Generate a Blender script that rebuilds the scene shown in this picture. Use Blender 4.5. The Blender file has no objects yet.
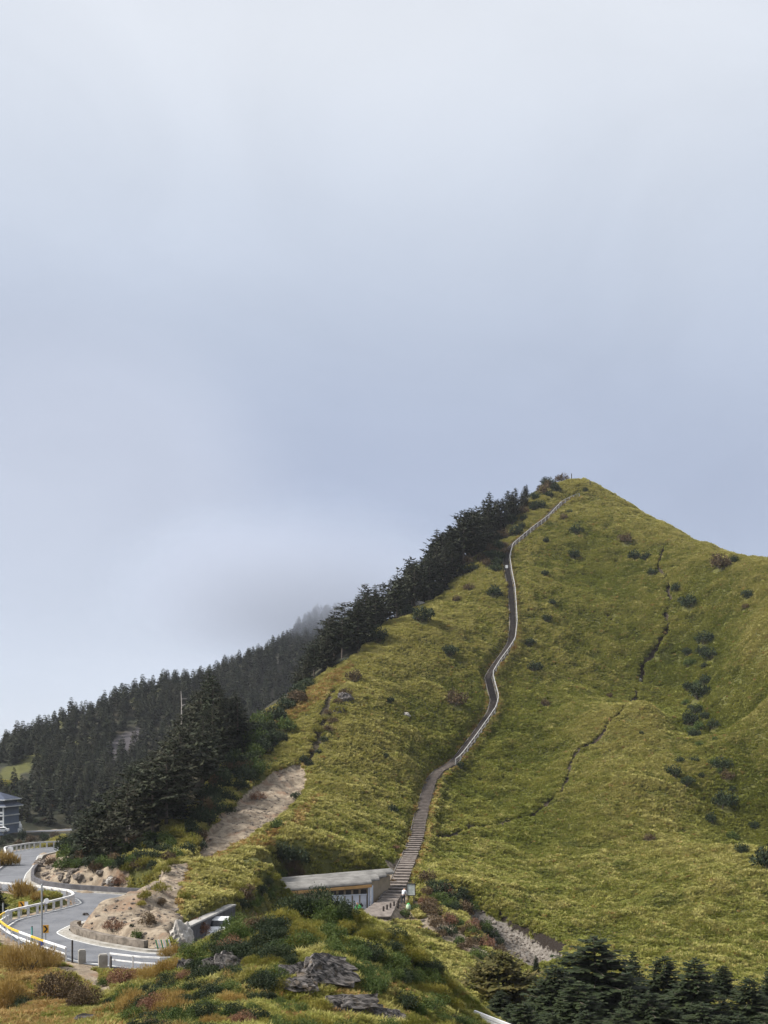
import bpy, bmesh, math, random
import numpy as np
from mathutils import Vector, Matrix, Euler
R = math.radians
random.seed(7); RNG = np.random.default_rng(7)
scene = bpy.context.scene
C = scene.collection
F, HX, HY = 1100.0, 384.0, 750.0          # focal length in pixels, principal column, horizon row

def P(px, py, Y):
    return ((px-HX)/F*Y, Y, (HY-py)/F*Y)

# ------------------------------------------------------------------ noise
def _hash(ix, iy, s):
    h = (ix*374761393 + iy*668265263 + s*144665) & 0xffffffff
    h = ((h ^ (h >> 13))*1274126177) & 0xffffffff
    return ((h ^ (h >> 16)) & 0xffff)/65535.0
def vnoise(x, y, s=0):
    x = np.asarray(x, float); y = np.asarray(y, float)
    ix = np.floor(x).astype(np.int64); iy = np.floor(y).astype(np.int64)
    fx = x-ix; fy = y-iy
    fx = fx*fx*fx*(fx*(fx*6-15)+10); fy = fy*fy*fy*(fy*(fy*6-15)+10)
    a = _hash(ix, iy, s); b = _hash(ix+1, iy, s); c = _hash(ix, iy+1, s); d = _hash(ix+1, iy+1, s)
    return (a*(1-fx)+b*fx)*(1-fy)+(c*(1-fx)+d*fx)*fy
def fbm(x, y, s=0, o=4):
    t = 0; a = .5; n = 0
    for k in range(o):
        t = t + a*vnoise(x, y, s+k*17); n += a; a *= .5; x = x*2.03+7.1; y = y*2.03+3.7
    return t/n*2-1
def sstep(a, b, x):
    t = np.clip((x-a)/(b-a), 0, 1); return t*t*(3-2*t)

# ------------------------------------------------------------------ terrain control points
CP = []
def cp(*a):
    for px, py, Y in a: CP.append(P(px, py, Y))
def cw(*a): CP.extend(a)
# the stairs spur and the summit
cp((391,905,112),(400,885,122),(412,860,136),(420,835,150),(427,800,168),(432,778,180),(455,768,188),(495,705,214),
   (494,674,226),(515,645,240),(516,592,262),(509,554,283),(530,536,292),(550,519,303),(563,506,312),(580,500,318),(575,479,330))
# ridge running right, towards the camera
cp((600,492,322),(640,516,308),(680,537,290),(720,555,270),(768,570,250),(830,592,225),(900,610,200))
# crest on the left (edge of the grass), and the left flank
cp((542,490,324),(505,537,296),(470,563,278),(425,608,254),(392,624,236),(362,656,215),(334,699,190),(316,737,174),(303,772,158))
cp((262,718,196),(300,690,205),(240,790,150),(250,815,130),(205,850,108),(190,862,99),(165,880,89),(140,892,80),(110,905,77.5),(125,897,80),(160,885,84),(150,915,76),(170,915,76),(130,925,73.5),(175,905,80))
# slope left of the stairs
cp((250,870,103),(205,908,80),(232,897,92),(300,840,125),(350,800,150),(380,740,180),(420,690,208),(450,620,240),(360,860,126),(280,880,103))
# slope right of the stairs, spur, gully, right flank
cp((470,850,150),(480,885,125),(450,880,122),(560,935,114),(550,850,158),(550,750,200),(560,650,245),(600,580,278),(610,900,128),(655,780,173.5),
   (645,700,206),(690,900,126),(680,960,105),(768,960,105),(768,850,148),(690,640,246),(705,690,229),(718,760,204),(745,840,169),(662,735,194),(768,700,193),(768,620,222),(720,600,250),(640,600,262))
cp((440,925,106),(480,945,101),(520,957,99),(545,990,88),(600,1000,85),(700,1010,82),(800,1010,80))
# far side of the ridges
cw((75,372,45),(110,345,20),(130,300,5),(50,365,62),(150,260,0),(40,420,0),(100,420,-40),(180,340,-60),(20,350,42))
cw((-8,315,20),(-30,265,-4),(-45,225,-16),(-55,190,-22),(-60,165,-24),(-80,220,-28),(-60,270,-22))
# forested spur above the road
cp((100,865,112),(100,840,128),(130,800,152),(180,762,176),(220,738,188),(60,856,122))
cw((-46,160,-14),(-42,190,-8),(-36,215,-4))
# far mountainside
cp((30,842,285),(60,826,310),(20,803,330),(10,772,362),(0,752,420),(60,726,452),(130,703,505),(160,696,525),(210,680,565),(250,665,620),(300,630,720),(322,622,800),(360,645,800),(390,650,800),(345,622,740),(385,634,760),(420,640,770),(460,640,770),(500,650,775),(400,640,880),(480,660,900),(330,640,640),(380,655,660),(440,670,680),
   (100,780,372),(150,745,425),(200,725,455),(250,700,520),(-60,775,400),(-150,800,380),(0,838,300))
cw((-150,560,-60),(-120,640,-40),(-60,800,10),(80,1100,20),(0,980,20),(-150,900,20),(150,1000,10),(60,900,60),(-250,450,-70),(150,1200,30),(-20,560,20),(10,480,0),(60,600,0),(250,700,-60),(250,450,-80))
# foreground knoll
cp((300,904,52),(250,928,50),(200,962,47),(150,1004,42),(100,1030,40),(382,935,54),(352,927,52),(430,950,52),(455,1000,48),(300,963,40),(300,1024,33),(400,1024,37),(200,1024,33),(340,938,46),(250,970,40))
cw((-4,63,-10.5),(-8,60,-11.4),(4,66,-16.8),(6,80,-17),(10,95,-18.2),(8,62,-18),(2.2,60,-14),(12,62,-18.5),(4.5,52,-13.7),(7,50,-14.6),(5.2,45,-13.6),(4.6,40,-12),(4.2,34,-10.2),(8,45,-14.5),(7,38,-12.5),(6,30,-9.8),(12,55,-17),(16,70,-20),(30,65,-19.5),(-2,76,-13.8))
# left foreground
cp((40,992,52),(0,978,57),(60,1028,42),(92,992,54),(0,1040,38),(-80,975,56),(120,1008,50),(60,976,58),(130,990,57))
# road bench
cw((-20,66,-12.6),(-24,72,-12.5),(-26,82,-12.4),(-30,90,-12.6),(-34,102,-12.5),(-40,120,-12.5),(-43,138,-12.5),(-52,110,-15),(-58,140,-20),(-48,95,-15),(-45,80,-15),(-50,175,-22))
# near the camera and round about
cw((0,0,-1.7),(0,10,-3.1),(-6,20,-5.6),(6,20,-5.8),(-14,12,-6),(14,12,-6),(0,-30,-3),(-60,0,-22),(60,0,-22),(-90,60,-30),(70,60,-28),(90,110,-24),(-60,-80,-30),(60,-80,-30),(120,180,-14))
for k in range(16):
    a = k*math.tau/16; cw((1500*math.cos(a), 1500*math.sin(a), -130))
for k in range(12):
    a = k*math.tau/12
    if math.sin(a) < .3: cw((400*math.cos(a), 400*math.sin(a), -75))
CP = np.array(CP)
SC = 100.0
def _phi(r2): return np.where(r2 > 1e-12, .5*r2*np.log(np.maximum(r2, 1e-12)), 0)
def rbf_fit(cp_, lam=2e-3):
    p = cp_[:, :2]/SC; n = len(p)
    d2 = ((p[:, None]-p[None])**2).sum(-1)
    A = np.zeros((n+3, n+3)); A[:n, :n] = _phi(d2)+lam*np.eye(n)
    Q = np.c_[np.ones(n), p]; A[:n, n:] = Q; A[n:, :n] = Q.T
    return np.linalg.solve(A, np.r_[cp_[:, 2], 0, 0, 0])
RW = rbf_fit(CP)
def rbf(x, y):
    p = np.c_[np.ravel(x), np.ravel(y)]/SC; out = np.empty(len(p)); q = CP[:, :2]/SC
    for i in range(0, len(p), 20000):
        s = p[i:i+20000]
        d2 = (s[:, :1]-q[:, 0])**2+(s[:, 1:]-q[:, 1])**2
        out[i:i+20000] = _phi(d2)@RW[:-3]+RW[-3]+s@RW[-2:]
    return out.reshape(np.shape(x))

# polyline helpers (plan)
def dens(pts, step):
    pts = np.array(pts, float); out = [pts[0]]
    for a, b in zip(pts[:-1], pts[1:]):
        n = max(1, int(np.linalg.norm((b-a)[:2])/step))
        for k in range(1, n+1): out.append(a+(b-a)*k/n)
    return np.array(out)
def smooth_line(pts, step, it=3):
    pts = np.array(pts, float)
    for _ in range(it):
        q = [pts[0]]
        for a, b in zip(pts[:-1], pts[1:]): q += [a*.75+b*.25, a*.25+b*.75]
        q.append(pts[-1]); pts = np.array(q)
    return dens(pts, step)
def near_line(x, y, line):
    """distance to a dense polyline and the index of its nearest vertex"""
    x = np.ravel(x); y = np.ravel(y); D = np.full(len(x), 1e9); I = np.zeros(len(x), int)
    for i in range(0, len(x), 20000):
        d2 = (x[i:i+20000, None]-line[:, 0])**2+(y[i:i+20000, None]-line[:, 1])**2
        I[i:i+20000] = d2.argmin(1); D[i:i+20000] = np.sqrt(d2.min(1))
    return D, I
def in_poly(x, y, poly):
    x = np.asarray(x); y = np.asarray(y); c = np.zeros(x.shape, bool); n = len(poly)
    for i in range(n):
        x1, y1 = poly[i][:2]; x2, y2 = poly[(i+1) % n][:2]
        m = (y1 > y) != (y2 > y)
        c ^= m & (x < (x2-x1)*(y-y1)/((y2-y1) if y2 != y1 else 1e-9)+x1)
    return c

# ------------------------------------------------------------------ road: two edges in plan, z along it
RA = [(-34,158,-13.4),(-38,151,-13),(-45,142,-12.6),(-46.2,134,-12.5),(-43.6,127,-12.5),(-41.8,121,-12.5),(-40.5,114,-12.5),(-39,107,-12.5),(-37.6,101.5,-12.5),(-34.3,98,-12.5),(-29.9,95.5,-12.5),(-26.3,92.6,-12.5),
      (-25,89.5,-12.5),(-26.1,85,-12.5),(-27.4,81,-12.5),(-27,77,-12.5),(-24.6,72.6,-12.5),(-21.4,68.4,-12.5),(-18.3,64.7,-12.5),(-13,61.8,-12.5),(-8.5,63,-12.6),(-5.5,67,-12.9),(-4.3,75,-13.6),(-4,85,-14.6),(-3,95,-15.7),(0,104,-16.6)]
RB = [(-30,152,-13.4),(-34,145,-13),(-40.3,136,-12.6),(-40.5,130,-12.5),(-38.6,123,-12.5),(-37,116.5,-12.5),(-35.6,110.5,-12.5),(-33.8,104.5,-12.5),(-31.6,100.5,-12.5),(-28.6,98,-12.5),(-24,95.8,-12.5),(-20.4,94.4,-12.5),
      (-19.6,91,-12.5),(-19.8,86.5,-12.5),(-20.7,82.5,-12.5),(-21.8,79,-12.5),(-22.1,75.8,-12.5),(-20.8,73.4,-12.5),(-18.3,70.8,-12.5),(-14.8,68.2,-12.5),(-12.6,68.4,-12.6),(-12.5,71,-12.9),(-12,78,-13.6),(-11.4,87,-14.6),(-10,96.5,-15.7),(-6,106,-16.6)]
NR = 300
def resamp(pts, n):
    pts = np.array(pts, float); q = smooth_line(pts, .3, 2)
    # keep pairing: parametrise by control index
    t = np.linspace(0, 1, len(pts)); tt = np.linspace(0, 1, n)
    base = np.stack([np.interp(tt, t, pts[:, k]) for k in range(3)], 1)
    for _ in range(6):
        base[1:-1] = (base[:-2]+2*base[1:-1]+base[2:])/4
    return base
RA = resamp(RA, NR); RB = resamp(RB, NR)
RC = (RA+RB)/2; RHW = np.linalg.norm((RA-RB)[:, :2], axis=1)/2
# upper road by the far building
UR = smooth_line([(-135,292,-22.3),(-115,297,-22.4),(-100,303,-22.6),(-88,312,-22.6),(-70,330,-22),(-50,350,-20)], 1.0)
# forecourt by the vaulted building
FC = [(-5,100),(0,101),(3.2,105),(3.2,112),(0,112),(-4,108)]

# ------------------------------------------------------------------ terrain grid (polar, round the camera)
az = np.r_[np.linspace(-180, -60, 30, endpoint=False), np.linspace(-60, -22, 50, endpoint=False), np.linspace(-22, 22, 520, endpoint=False), np.linspace(22, 60, 50, endpoint=False), np.linspace(60, 180, 31)]
rr = np.r_[np.geomspace(.6, 5, 18, endpoint=False), np.geomspace(5, 33, 60, endpoint=False), np.geomspace(33, 345, 540, endpoint=False), np.geomspace(345, 900, 150, endpoint=False), np.geomspace(900, 2600, 28)]
AZ, RRg = np.meshgrid(np.radians(az), rr)
GX = np.sin(AZ)*RRg; GY = np.cos(AZ)*RRg
GZ = rbf(GX, GY)
far_ = sstep(900, 1600, RRg); GZ = np.clip(GZ, -140, 250)*(1-far_)-130*far_
def height_at(x, y):
    x = np.asarray(x, float); y = np.asarray(y, float)
    a = np.degrees(np.arctan2(x, y)); r = np.hypot(x, y)
    fa = np.interp(a, az, np.arange(len(az))); fr = np.interp(r, rr, np.arange(len(rr)))
    ia = np.minimum(fa.astype(int), len(az)-2); ir = np.minimum(fr.astype(int), len(rr)-2); ta = fa-ia; tr = fr-ir
    return (GZ[ir, ia]*(1-ta)+GZ[ir, ia+1]*ta)*(1-tr)+(GZ[ir+1, ia]*(1-ta)+GZ[ir+1, ia+1]*ta)*tr
def hz(x, y): return float(height_at(x, y))
_mY = np.geomspace(26, 1400, 5000)
def hit(px, py, ymin=0):
    Y = _mY[_mY >= ymin]; X = (px-HX)/F*Y; Z = (HY-py)/F*Y
    b = np.nonzero(Z < height_at(X, Y))[0]
    if len(b) == 0:
        k = int(np.argmax(height_at(X, Y)/Y))
    else: k = int(b[0])
    return np.array([X[k], Y[k], hz(X[k], Y[k])])
def hitpoly(pts, ymin=0): return np.array([hit(a, b, ymin) for a, b in pts])
# ------------------------------------------------------------------ shape the terrain: road benches, path, scars
def bench(line, hw, drop, margin):
    D, I = near_line(GX, GY, line); D = D.reshape(GX.shape); I = I.reshape(GX.shape)
    w = hw[I] if hasattr(hw, '__len__') else hw
    k = 1-sstep(0, margin, D-w-.35)
    global GZ
    GZ = GZ*(1-k)+(line[I, 2]-drop)*k
    return D-w
STAIR_PX = [(374,917),(383,908),(391,899),(397,890),(401,880),(405,868),(411,855),(417,838),(420,822),(424,806),(428,792),(432,780),(440,771),(453,765),(466,748),(480,729),(491,713),(494,702),(491,690),(488,677),(496,665),(505,653),(511,643),(513,625),(512,605),(511,590),(508,575),(506,560),(509,549),(519,540),(530,531),(545,520),(558,506),(570,500),(577,498)]
st = np.array([hit(a, b, 90) for a, b in STAIR_PX])
STAIR = smooth_line(st, .6, 0)
zz = STAIR[:, 2].copy()
for _ in range(40): zz[1:-1] = (zz[:-2]+2*zz[1:-1]+zz[2:])/4
STAIR[:, 2] = zz

nearm = RRg < 700
roadD = np.minimum(near_line(GX, GY, RC)[0].reshape(GX.shape)-RHW[near_line(GX, GY, RC)[1]].reshape(GX.shape), near_line(GX, GY, UR)[0].reshape(GX.shape)-3.5)
stairD, stairI = near_line(GX, GY, STAIR); stairD = stairD.reshape(GX.shape); stairI = stairI.reshape(GX.shape)
onway = np.minimum(np.minimum(sstep(.3, 5, roadD), sstep(1.0, 5, stairD)), sstep(0, 1, 1))
# bumps of the turf and of the hillside
soft = fbm(GX/22, GY/22, 3, 3)*1.1*sstep(20, 60, RRg)+fbm(GX/6.5, GY/6.5, 9, 3)*.55*sstep(25, 60, RRg)+fbm(GX/2.1, GY/2.1, 21, 2)*.30*sstep(20, 45, RRg)
soft = soft*(1+1.2*sstep(350, 500, RRg))
GZ = GZ+soft*onway

bench(RC, RHW, .05, 1.3)
bench(UR, 3.2, .05, 6)
# forecourt and the skewed building plot
FCp = np.array(FC); m = in_poly(GX, GY, FCp)
fcline = np.array([(-7,102,-16.55),(-4,104.5,-16.7),(-1,106.5,-16.6),(1,109,-16.3)]); bench(dens(fcline, .4), 2.6, .03, 3)
plot = dens([(-9,110.2,-16.6),(-2,112.4,-16.5)], .5); bench(plot, 1.8, .05, 2)
plot = dens([(-7.5,117,-15.6),(0,120.5,-15.2)], .5); bench(plot, 3.4, .05, 2)
# stairs bed
kk = 1-sstep(0, 1.6, stairD-1.0); GZ = GZ*(1-kk)+(STAIR[stairI, 2]-.12)*kk

def wob(amp, sc, s=0): return GX+fbm(GX/sc, GY/sc, s, 3)*amp, GY+fbm(GX/sc, GY/sc, s+50, 3)*amp
def poly_mask(pts, ymin=0, amp=1.6, sc=3.0, world=False):
    q = np.array(pts, float) if world else hitpoly(pts, ymin)
    wx, wy = wob(amp, sc, 5); return in_poly(wx, wy, q), q
def blur(mk, n=1):
    f = mk.astype(float)
    for _ in range(n):
        f[1:-1, 1:-1] = (f[1:-1, 1:-1]*2+f[:-2, 1:-1]+f[2:, 1:-1]+f[1:-1, :-2]+f[1:-1, 2:])/6
    return f
Z = lambda: np.zeros(GX.shape)
soil = Z(); dry = Z(); forest = Z(); rubble = Z()
# landslip scar on the left flank
mk, SCAR = poly_mask([(188,862),(200,836),(220,814),(244,792),(270,771),(298,761),(307,770),(304,792),(290,808),(268,823),(248,838),(228,849),(208,860)], 95, .5)
soil = np.maximum(soil, blur(mk)); GZ = GZ-.9*blur(mk, 3)
mk, _ = poly_mask([(200,862),(235,848),(262,838),(290,822),(318,795),(325,795),(300,826),(265,846),(215,862)], 90, .6)
dry = np.maximum(dry, blur(mk)*.9)
# sandy nose of the spur
mk, _ = poly_mask([(-22.5,75),(-21.5,81),(-20.6,86),(-19.8,92),(-18.8,97),(-17.3,99),(-16.5,92),(-15.4,83),(-14,76),(-13,72),(-13.5,69),(-16,69),(-20,72)], 0, .7, 3, True)
soil = np.maximum(soil, blur(mk))
mk, _ = poly_mask([(183,864),(178,890),(172,925),(182,930),(184,900),(192,866)], 68, .5); dry = np.maximum(dry, blur(mk))
# scarp with pale rubble right of the stairs
RUB = hitpoly([(459,889),(474,897),(500,911),(525,924),(548,936),(566,945),(560,957),(535,962),(512,956),(492,944),(472,922)], 92)
wx, wy = wob(.6, 2, 5); mk = in_poly(wx, wy, RUB); b2 = blur(mk, 8)
GZ = GZ-2.2*b2; rubble = blur(mk)
TOPE = dens(np.r_[[RUB[0]*1.0+[-1.2,.8,0]], RUB[:6]]+[.1,.35,0], .3); dk = near_line(GX, GY, TOPE)[0].reshape(GX.shape); peat = 1-sstep(.16, .38, dk+fbm(GX/1.5, GY/1.5, 71, 2)*.3)
# earth bank by the stairs foot, and the front footpath
mk, _ = poly_mask([(418,905),(432,900),(455,925),(490,955),(480,962),(450,945),(425,930)], 92, 1.5); soil = np.maximum(soil, blur(mk)*.6)
mk, _ = poly_mask([(383,870),(398,858),(404,868),(396,886),(378,884)], 100, .8); soil = np.maximum(soil, blur(mk)*.9)
mk, _ = poly_mask([(52,968),(78,966),(98,974),(112,986),(128,996),(118,1001),(102,996),(86,984),(70,976)], 48, .4); FPATH = mk & (GY < 64); soil = np.maximum(soil, blur(FPATH))
mk = in_poly(*wob(.5, 2, 5), FCp) | (np.abs(stairD) < 1.9) & (GY < 122); soil = np.maximum(soil, blur(mk)*.8)
soil = np.maximum(soil, (1-sstep(.1, np.where(GY > 77, .7, 1.4), roadD))*np.where((GY > 72) & (GX > -14), .3, .8))
soil = np.maximum(soil, (1-sstep(.7, 1.3, stairD))*np.where(GY < 186, .75, .5))
# rock cutting beside the upper bend
mk, CUT = poly_mask([(32,868),(42,852),(60,858),(80,866),(105,866),(128,872),(122,893),(85,896),(45,890)], 96, 1.0); cutm = blur(mk & (GY > 94) & (GX < -20)); soil = np.maximum(soil, cutm*.8)
# forest ground
FOR = [(52,345),(46.5,327),(34,300),(22,281),(9.5,257),(1,238),(-5,217),(-13,207),(-21,197),(-21.5,172),(-23,154),(-23.2,132),(-24.5,114),(-26,107.5),(-31,107),(-37,121),(-43,150),(-75,165),(-150,260),(-400,500),(-300,1300),(500,1300),(140,420),(70,358)]
mk, _ = poly_mask(FOR, 0, 3, 8, True); forest = blur(mk, 2)
for q in ([(-10,792),(0,770),(22,757),(44,750),(40,764),(16,786)], [(40,729),(62,718),(66,722),(50,732)], [(112,702),(135,695),(165,687),(168,691),(140,702)], [(60,742),(98,736),(92,741),(66,748)]):
    mk, _ = poly_mask(q, 250, 2, 6); forest *= 1-blur(mk)
mk, SLIP = poly_mask([(104,748),(118,735),(140,727),(148,733),(132,752),(112,764)], 250, 2, 6); slip = blur(mk)
# dry yellow ground on the front mound, the spur edge and the ledge on the left flank
mk, _ = poly_mask([(-60,945),(10,942),(50,956),(70,990),(30,1040),(-60,1040)], 30, 1); dry = np.maximum(dry, blur(mk & (GY < 62))*.9)
mk, _ = poly_mask([(205,845),(240,805),(275,775),(300,758),(306,766),(270,785),(232,818),(206,858)], 95, 1); dry = np.maximum(dry, blur(mk)*.8)
mk, _ = poly_mask([(262,722),(305,692),(345,662),(350,672),(320,700),(280,730)], 150, 2); dry = np.maximum(dry, blur(mk)*.6)
GZ = GZ+(fbm(GX/1.4, GY/1.4, 33, 1)*.16+fbm(GX/2.5, GY/2.5, 35, 3)*.3)*np.maximum(np.maximum(soil, rubble*.45)*sstep(.2, 1.2, roadD)*sstep(1.1, 1.8, stairD)*(~FPATH), cutm*1.5)

# eroded creases and trodden lines across the turf
creases = [[(437,838),(470,828),(515,820),(545,806),(562,792),(568,775),(574,755),(585,745)], [(663,548),(659,565),(668,582),(670,598)], [(667,612),(666,632),(655,648),(645,662),(640,682)], [(636,690),(622,712),(600,735),(585,748)], [(605,612),(615,622)], [(334,690),(322,720),(314,745),(308,765)]]
CRE = []
dig = Z()
for i, c in enumerate(creases):
    L = dens([hit(a, b, 100) for a, b in c], .5); L[:, :2] += np.c_[fbm(L[:, 0]/3, L[:, 1]/3, 60+i), fbm(L[:, 0]/3, L[:, 1]/3, 80+i)]*.6; CRE.append(L)
    D, _ = near_line(GX, GY, L); D = D.reshape(GX.shape); wd = [.6, .55, .7, .6, .5, .8][i]
    k = 1-sstep(wd*.5, wd*1.3, D); dig = np.maximum(dig, k*[.8, .9, 1, .8, .7, .6][i]); GZ = GZ-k*[.25, .8, 1.1, .3, .6, .4][i]
CREALL = np.concatenate(CRE)

# ------------------------------------------------------------------ mesh helpers
def mesh_np(name, V, polys, mats=(), midx=None, smooth=False):
    """V (n,3); polys = list of (m,k) index arrays"""
    me = bpy.data.meshes.new(name); V = np.asarray(V, np.float32)
    me.vertices.add(len(V)); me.vertices.foreach_set('co', V.ravel())
    polys = [np.asarray(p, np.int32) for p in polys if len(p)]
    loops = np.concatenate([p.ravel() for p in polys]); tot = np.concatenate([np.full(len(p), p.shape[1], np.int32) for p in polys])
    me.loops.add(len(loops)); me.loops.foreach_set('vertex_index', loops)
    me.polygons.add(len(tot)); me.polygons.foreach_set('loop_start', np.r_[0, np.cumsum(tot)[:-1]].astype(np.int32))
    me.polygons.foreach_set('loop_total', tot)
    if midx is not None: me.polygons.foreach_set('material_index', np.asarray(midx, np.int32))
    me.polygons.foreach_set('use_smooth', np.full(len(tot), smooth))
    for m_ in mats: me.materials.append(m_)
    me.update(calc_edges=True); me.validate()
    return me
def link(name, me, parent=None, loc=None, **props):
    o = bpy.data.objects.new(name, me); C.objects.link(o)
    if parent is not None: o.parent = parent
    if loc is not None: o.location = loc
    for k, v in props.items(): o[k] = v
    return o
def empty(name, loc, label=None, cat=None, group=None, rz=0):
    o = bpy.data.objects.new(name, None); C.objects.link(o); o.location = loc; o.rotation_euler = (0, 0, rz); o.empty_display_size = .2
    tag(o, label, cat, group); return o
def tag(o, label=None, cat=None, group=None, kind=None):
    for k, v in (('label', label), ('category', cat), ('group', group), ('kind', kind)):
        if v: o[k] = v
    return o
class MB:
    def __init__(s): s.V = []; s.Q = []; s.T = []; s.n = 0
    def add(s, V, Q=(), T=()):
        V = np.asarray(V, float); s.V.append(V)
        if len(Q): s.Q.append(np.asarray(Q)+s.n)
        if len(T): s.T.append(np.asarray(T)+s.n)
        s.n += len(V); return s
    def hexa(s, c8): return s.add(c8, [(0,3,2,1),(4,5,6,7),(0,1,5,4),(1,2,6,5),(2,3,7,6),(3,0,4,7)])
    def box(s, c, size, rz=0, M=None):
        x, y, z = [v/2 for v in size]
        v = np.array([(-x,-y,-z),(x,-y,-z),(x,y,-z),(-x,y,-z),(-x,-y,z),(x,-y,z),(x,y,z),(-x,y,z)])
        if M is not None: v = v@np.array(M).T
        elif rz: v = v@np.array([[math.cos(rz), math.sin(rz), 0], [-math.sin(rz), math.cos(rz), 0], [0, 0, 1]])
        return s.hexa(v+np.array(c))
    def bar(s, a, b, w, h, up=(0, 0, 1)):
        a = np.array(a, float); b = np.array(b, float); d = b-a; L = np.linalg.norm(d)
        if L < 1e-6: return s
        d /= L; sd = np.cross(d, up)
        if np.linalg.norm(sd) < 1e-6: sd = np.cross(d, (0, 1, 0))
        sd /= np.linalg.norm(sd); u = np.cross(sd, d); p = []
        for q in (a, b): p += [q-sd*w/2-u*h/2, q+sd*w/2-u*h/2, q+sd*w/2+u*h/2, q-sd*w/2+u*h/2]
        return s.hexa(np.array(p))
    def tube(s, pts, r, n=6, cap=True):
        pts = np.array(pts, float); r = np.broadcast_to(r, (len(pts),)); ring = []
        for i, p in enumerate(pts):
            d = pts[min(i+1, len(pts)-1)]-pts[max(i-1, 0)]; d = d/(np.linalg.norm(d)+1e-9)
            a = np.cross(d, (0, 0, 1) if abs(d[2]) < .9 else (1, 0, 0)); a /= np.linalg.norm(a); b = np.cross(d, a)
            t = np.arange(n)*math.tau/n; ring.append(p+r[i]*(np.cos(t)[:, None]*a+np.sin(t)[:, None]*b))
        V = np.concatenate(ring); Q = [(i*n+k, i*n+(k+1) % n, (i+1)*n+(k+1) % n, (i+1)*n+k) for i in range(len(pts)-1) for k in range(n)]; T = []
        if cap:
            V = np.r_[V, pts[:1], pts[-1:]]; c0 = len(V)-2
            T = [(c0, (k+1) % n, k) for k in range(n)]+[(c0+1, (len(pts)-1)*n+k, (len(pts)-1)*n+(k+1) % n) for k in range(n)]
        return s.add(V, Q, T)
    def mesh(s, name, mat, smooth=False): return mesh_np(name, np.concatenate(s.V), ([np.concatenate(s.Q)] if s.Q else [])+([np.concatenate(s.T)] if s.T else []), [mat] if mat else [], None, smooth)
    def build(s, name, mat, parent=None, smooth=False, **pr): return link(name, s.mesh(name, mat, smooth), parent, **pr)

# ------------------------------------------------------------------ materials
class NT:
    def __init__(s, name):
        s.m = bpy.data.materials.new(name); s.m.use_nodes = True; s.t = s.m.node_tree; s.n = s.t.nodes; s.l = s.t.links
        s.b = s.n['Principled BSDF']; s.b.inputs['Roughness'].default_value = .85; s.b.inputs['Specular IOR Level'].default_value = .25
        s.pos = s.n.new('ShaderNodeNewGeometry').outputs['Position']
    def set(s, inp, v):
        if isinstance(v, bpy.types.NodeSocket): s.l.new(v, inp)
        elif isinstance(v, (tuple, list)) and len(v) == 3 and inp.type == 'RGBA': inp.default_value = (*v, 1)
        else: inp.default_value = v
    def obj(s): return s.n.new('ShaderNodeTexCoord').outputs['Object']
    def noise(s, scale, vec=None, det=4, rough=.55, stretch=None):
        vec = s.pos if vec is None else vec
        if stretch:
            mp = s.n.new('ShaderNodeMapping'); s.l.new(vec, mp.inputs[0]); mp.inputs['Scale'].default_value = stretch; vec = mp.outputs[0]
        t = s.n.new('ShaderNodeTexNoise'); t.inputs['Scale'].default_value = scale; t.inputs['Detail'].default_value = det; t.inputs['Roughness'].default_value = rough
        s.l.new(vec, t.inputs['Vector']); return t.outputs['Fac']
    def voro(s, scale, feat='F1'):
        t = s.n.new('ShaderNodeTexVoronoi'); t.inputs['Scale'].default_value = scale; t.feature = feat; s.l.new(s.pos, t.inputs['Vector']); return t.outputs['Distance']
    def ramp(s, v, a, b, lo=0., hi=1.):
        r = s.n.new('ShaderNodeMapRange'); r.interpolation_type = 'SMOOTHSTEP'; s.set(r.inputs[0], v)
        for i, q in enumerate((a, b, lo, hi)): r.inputs[i+1].default_value = q
        return r.outputs[0]
    def mix(s, f, a, b):
        m_ = s.n.new('ShaderNodeMix'); m_.data_type = 'RGBA'; s.set(m_.inputs[0], f); s.set(m_.inputs[6], a); s.set(m_.inputs[7], b); return m_.outputs[2]
    def math(s, op, a, b=0.):
        m_ = s.n.new('ShaderNodeMath'); m_.operation = op; s.set(m_.inputs[0], a); s.set(m_.inputs[1], b); return m_.outputs[0]
    def attr(s, name, kind='GEOMETRY'):
        a = s.n.new('ShaderNodeAttribute'); a.attribute_name = name; a.attribute_type = kind; return a.outputs['Fac']
    def rand(s): return s.n.new('ShaderNodeObjectInfo').outputs['Random']
    def out(s, col, rough=None, bump=None, bs=.5, bd=.1, trans=0):
        s.set(s.b.inputs['Base Color'], col)
        if rough is not None: s.set(s.b.inputs['Roughness'], rough)
        if bump is not None:
            b = s.n.new('ShaderNodeBump'); b.inputs['Strength'].default_value = bs; b.inputs['Distance'].default_value = bd; s.l.new(bump, b.inputs['Height']); s.l.new(b.outputs[0], s.b.inputs['Normal'])
        if trans:
            tr = s.n.new('ShaderNodeBsdfTranslucent'); s.set(tr.inputs[0], col); mx = s.n.new('ShaderNodeMixShader'); mx.inputs[0].default_value = trans
            s.l.new(s.b.outputs[0], mx.inputs[1]); s.l.new(tr.outputs[0], mx.inputs[2]); s.l.new(mx.outputs[0], s.n['Material Output'].inputs[0])
        return s.m
def plain(name, col, rough=.7, var=.25, scale=3., metal=0):
    t = NT(name); f = t.noise(scale, t.obj(), 5, .6); f2 = t.noise(scale*6, t.obj(), 3)
    c = t.mix(t.ramp(f, .3, .7), tuple(v*(1-var) for v in col), tuple(min(1, v*(1+var*.6)) for v in col))
    c = t.mix(t.ramp(f2, .55, .8, 0, .5), c, tuple(v*.6 for v in col)); t.b.inputs['Metallic'].default_value = metal
    return t.out(c, rough, f2, .2, .02)

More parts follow.
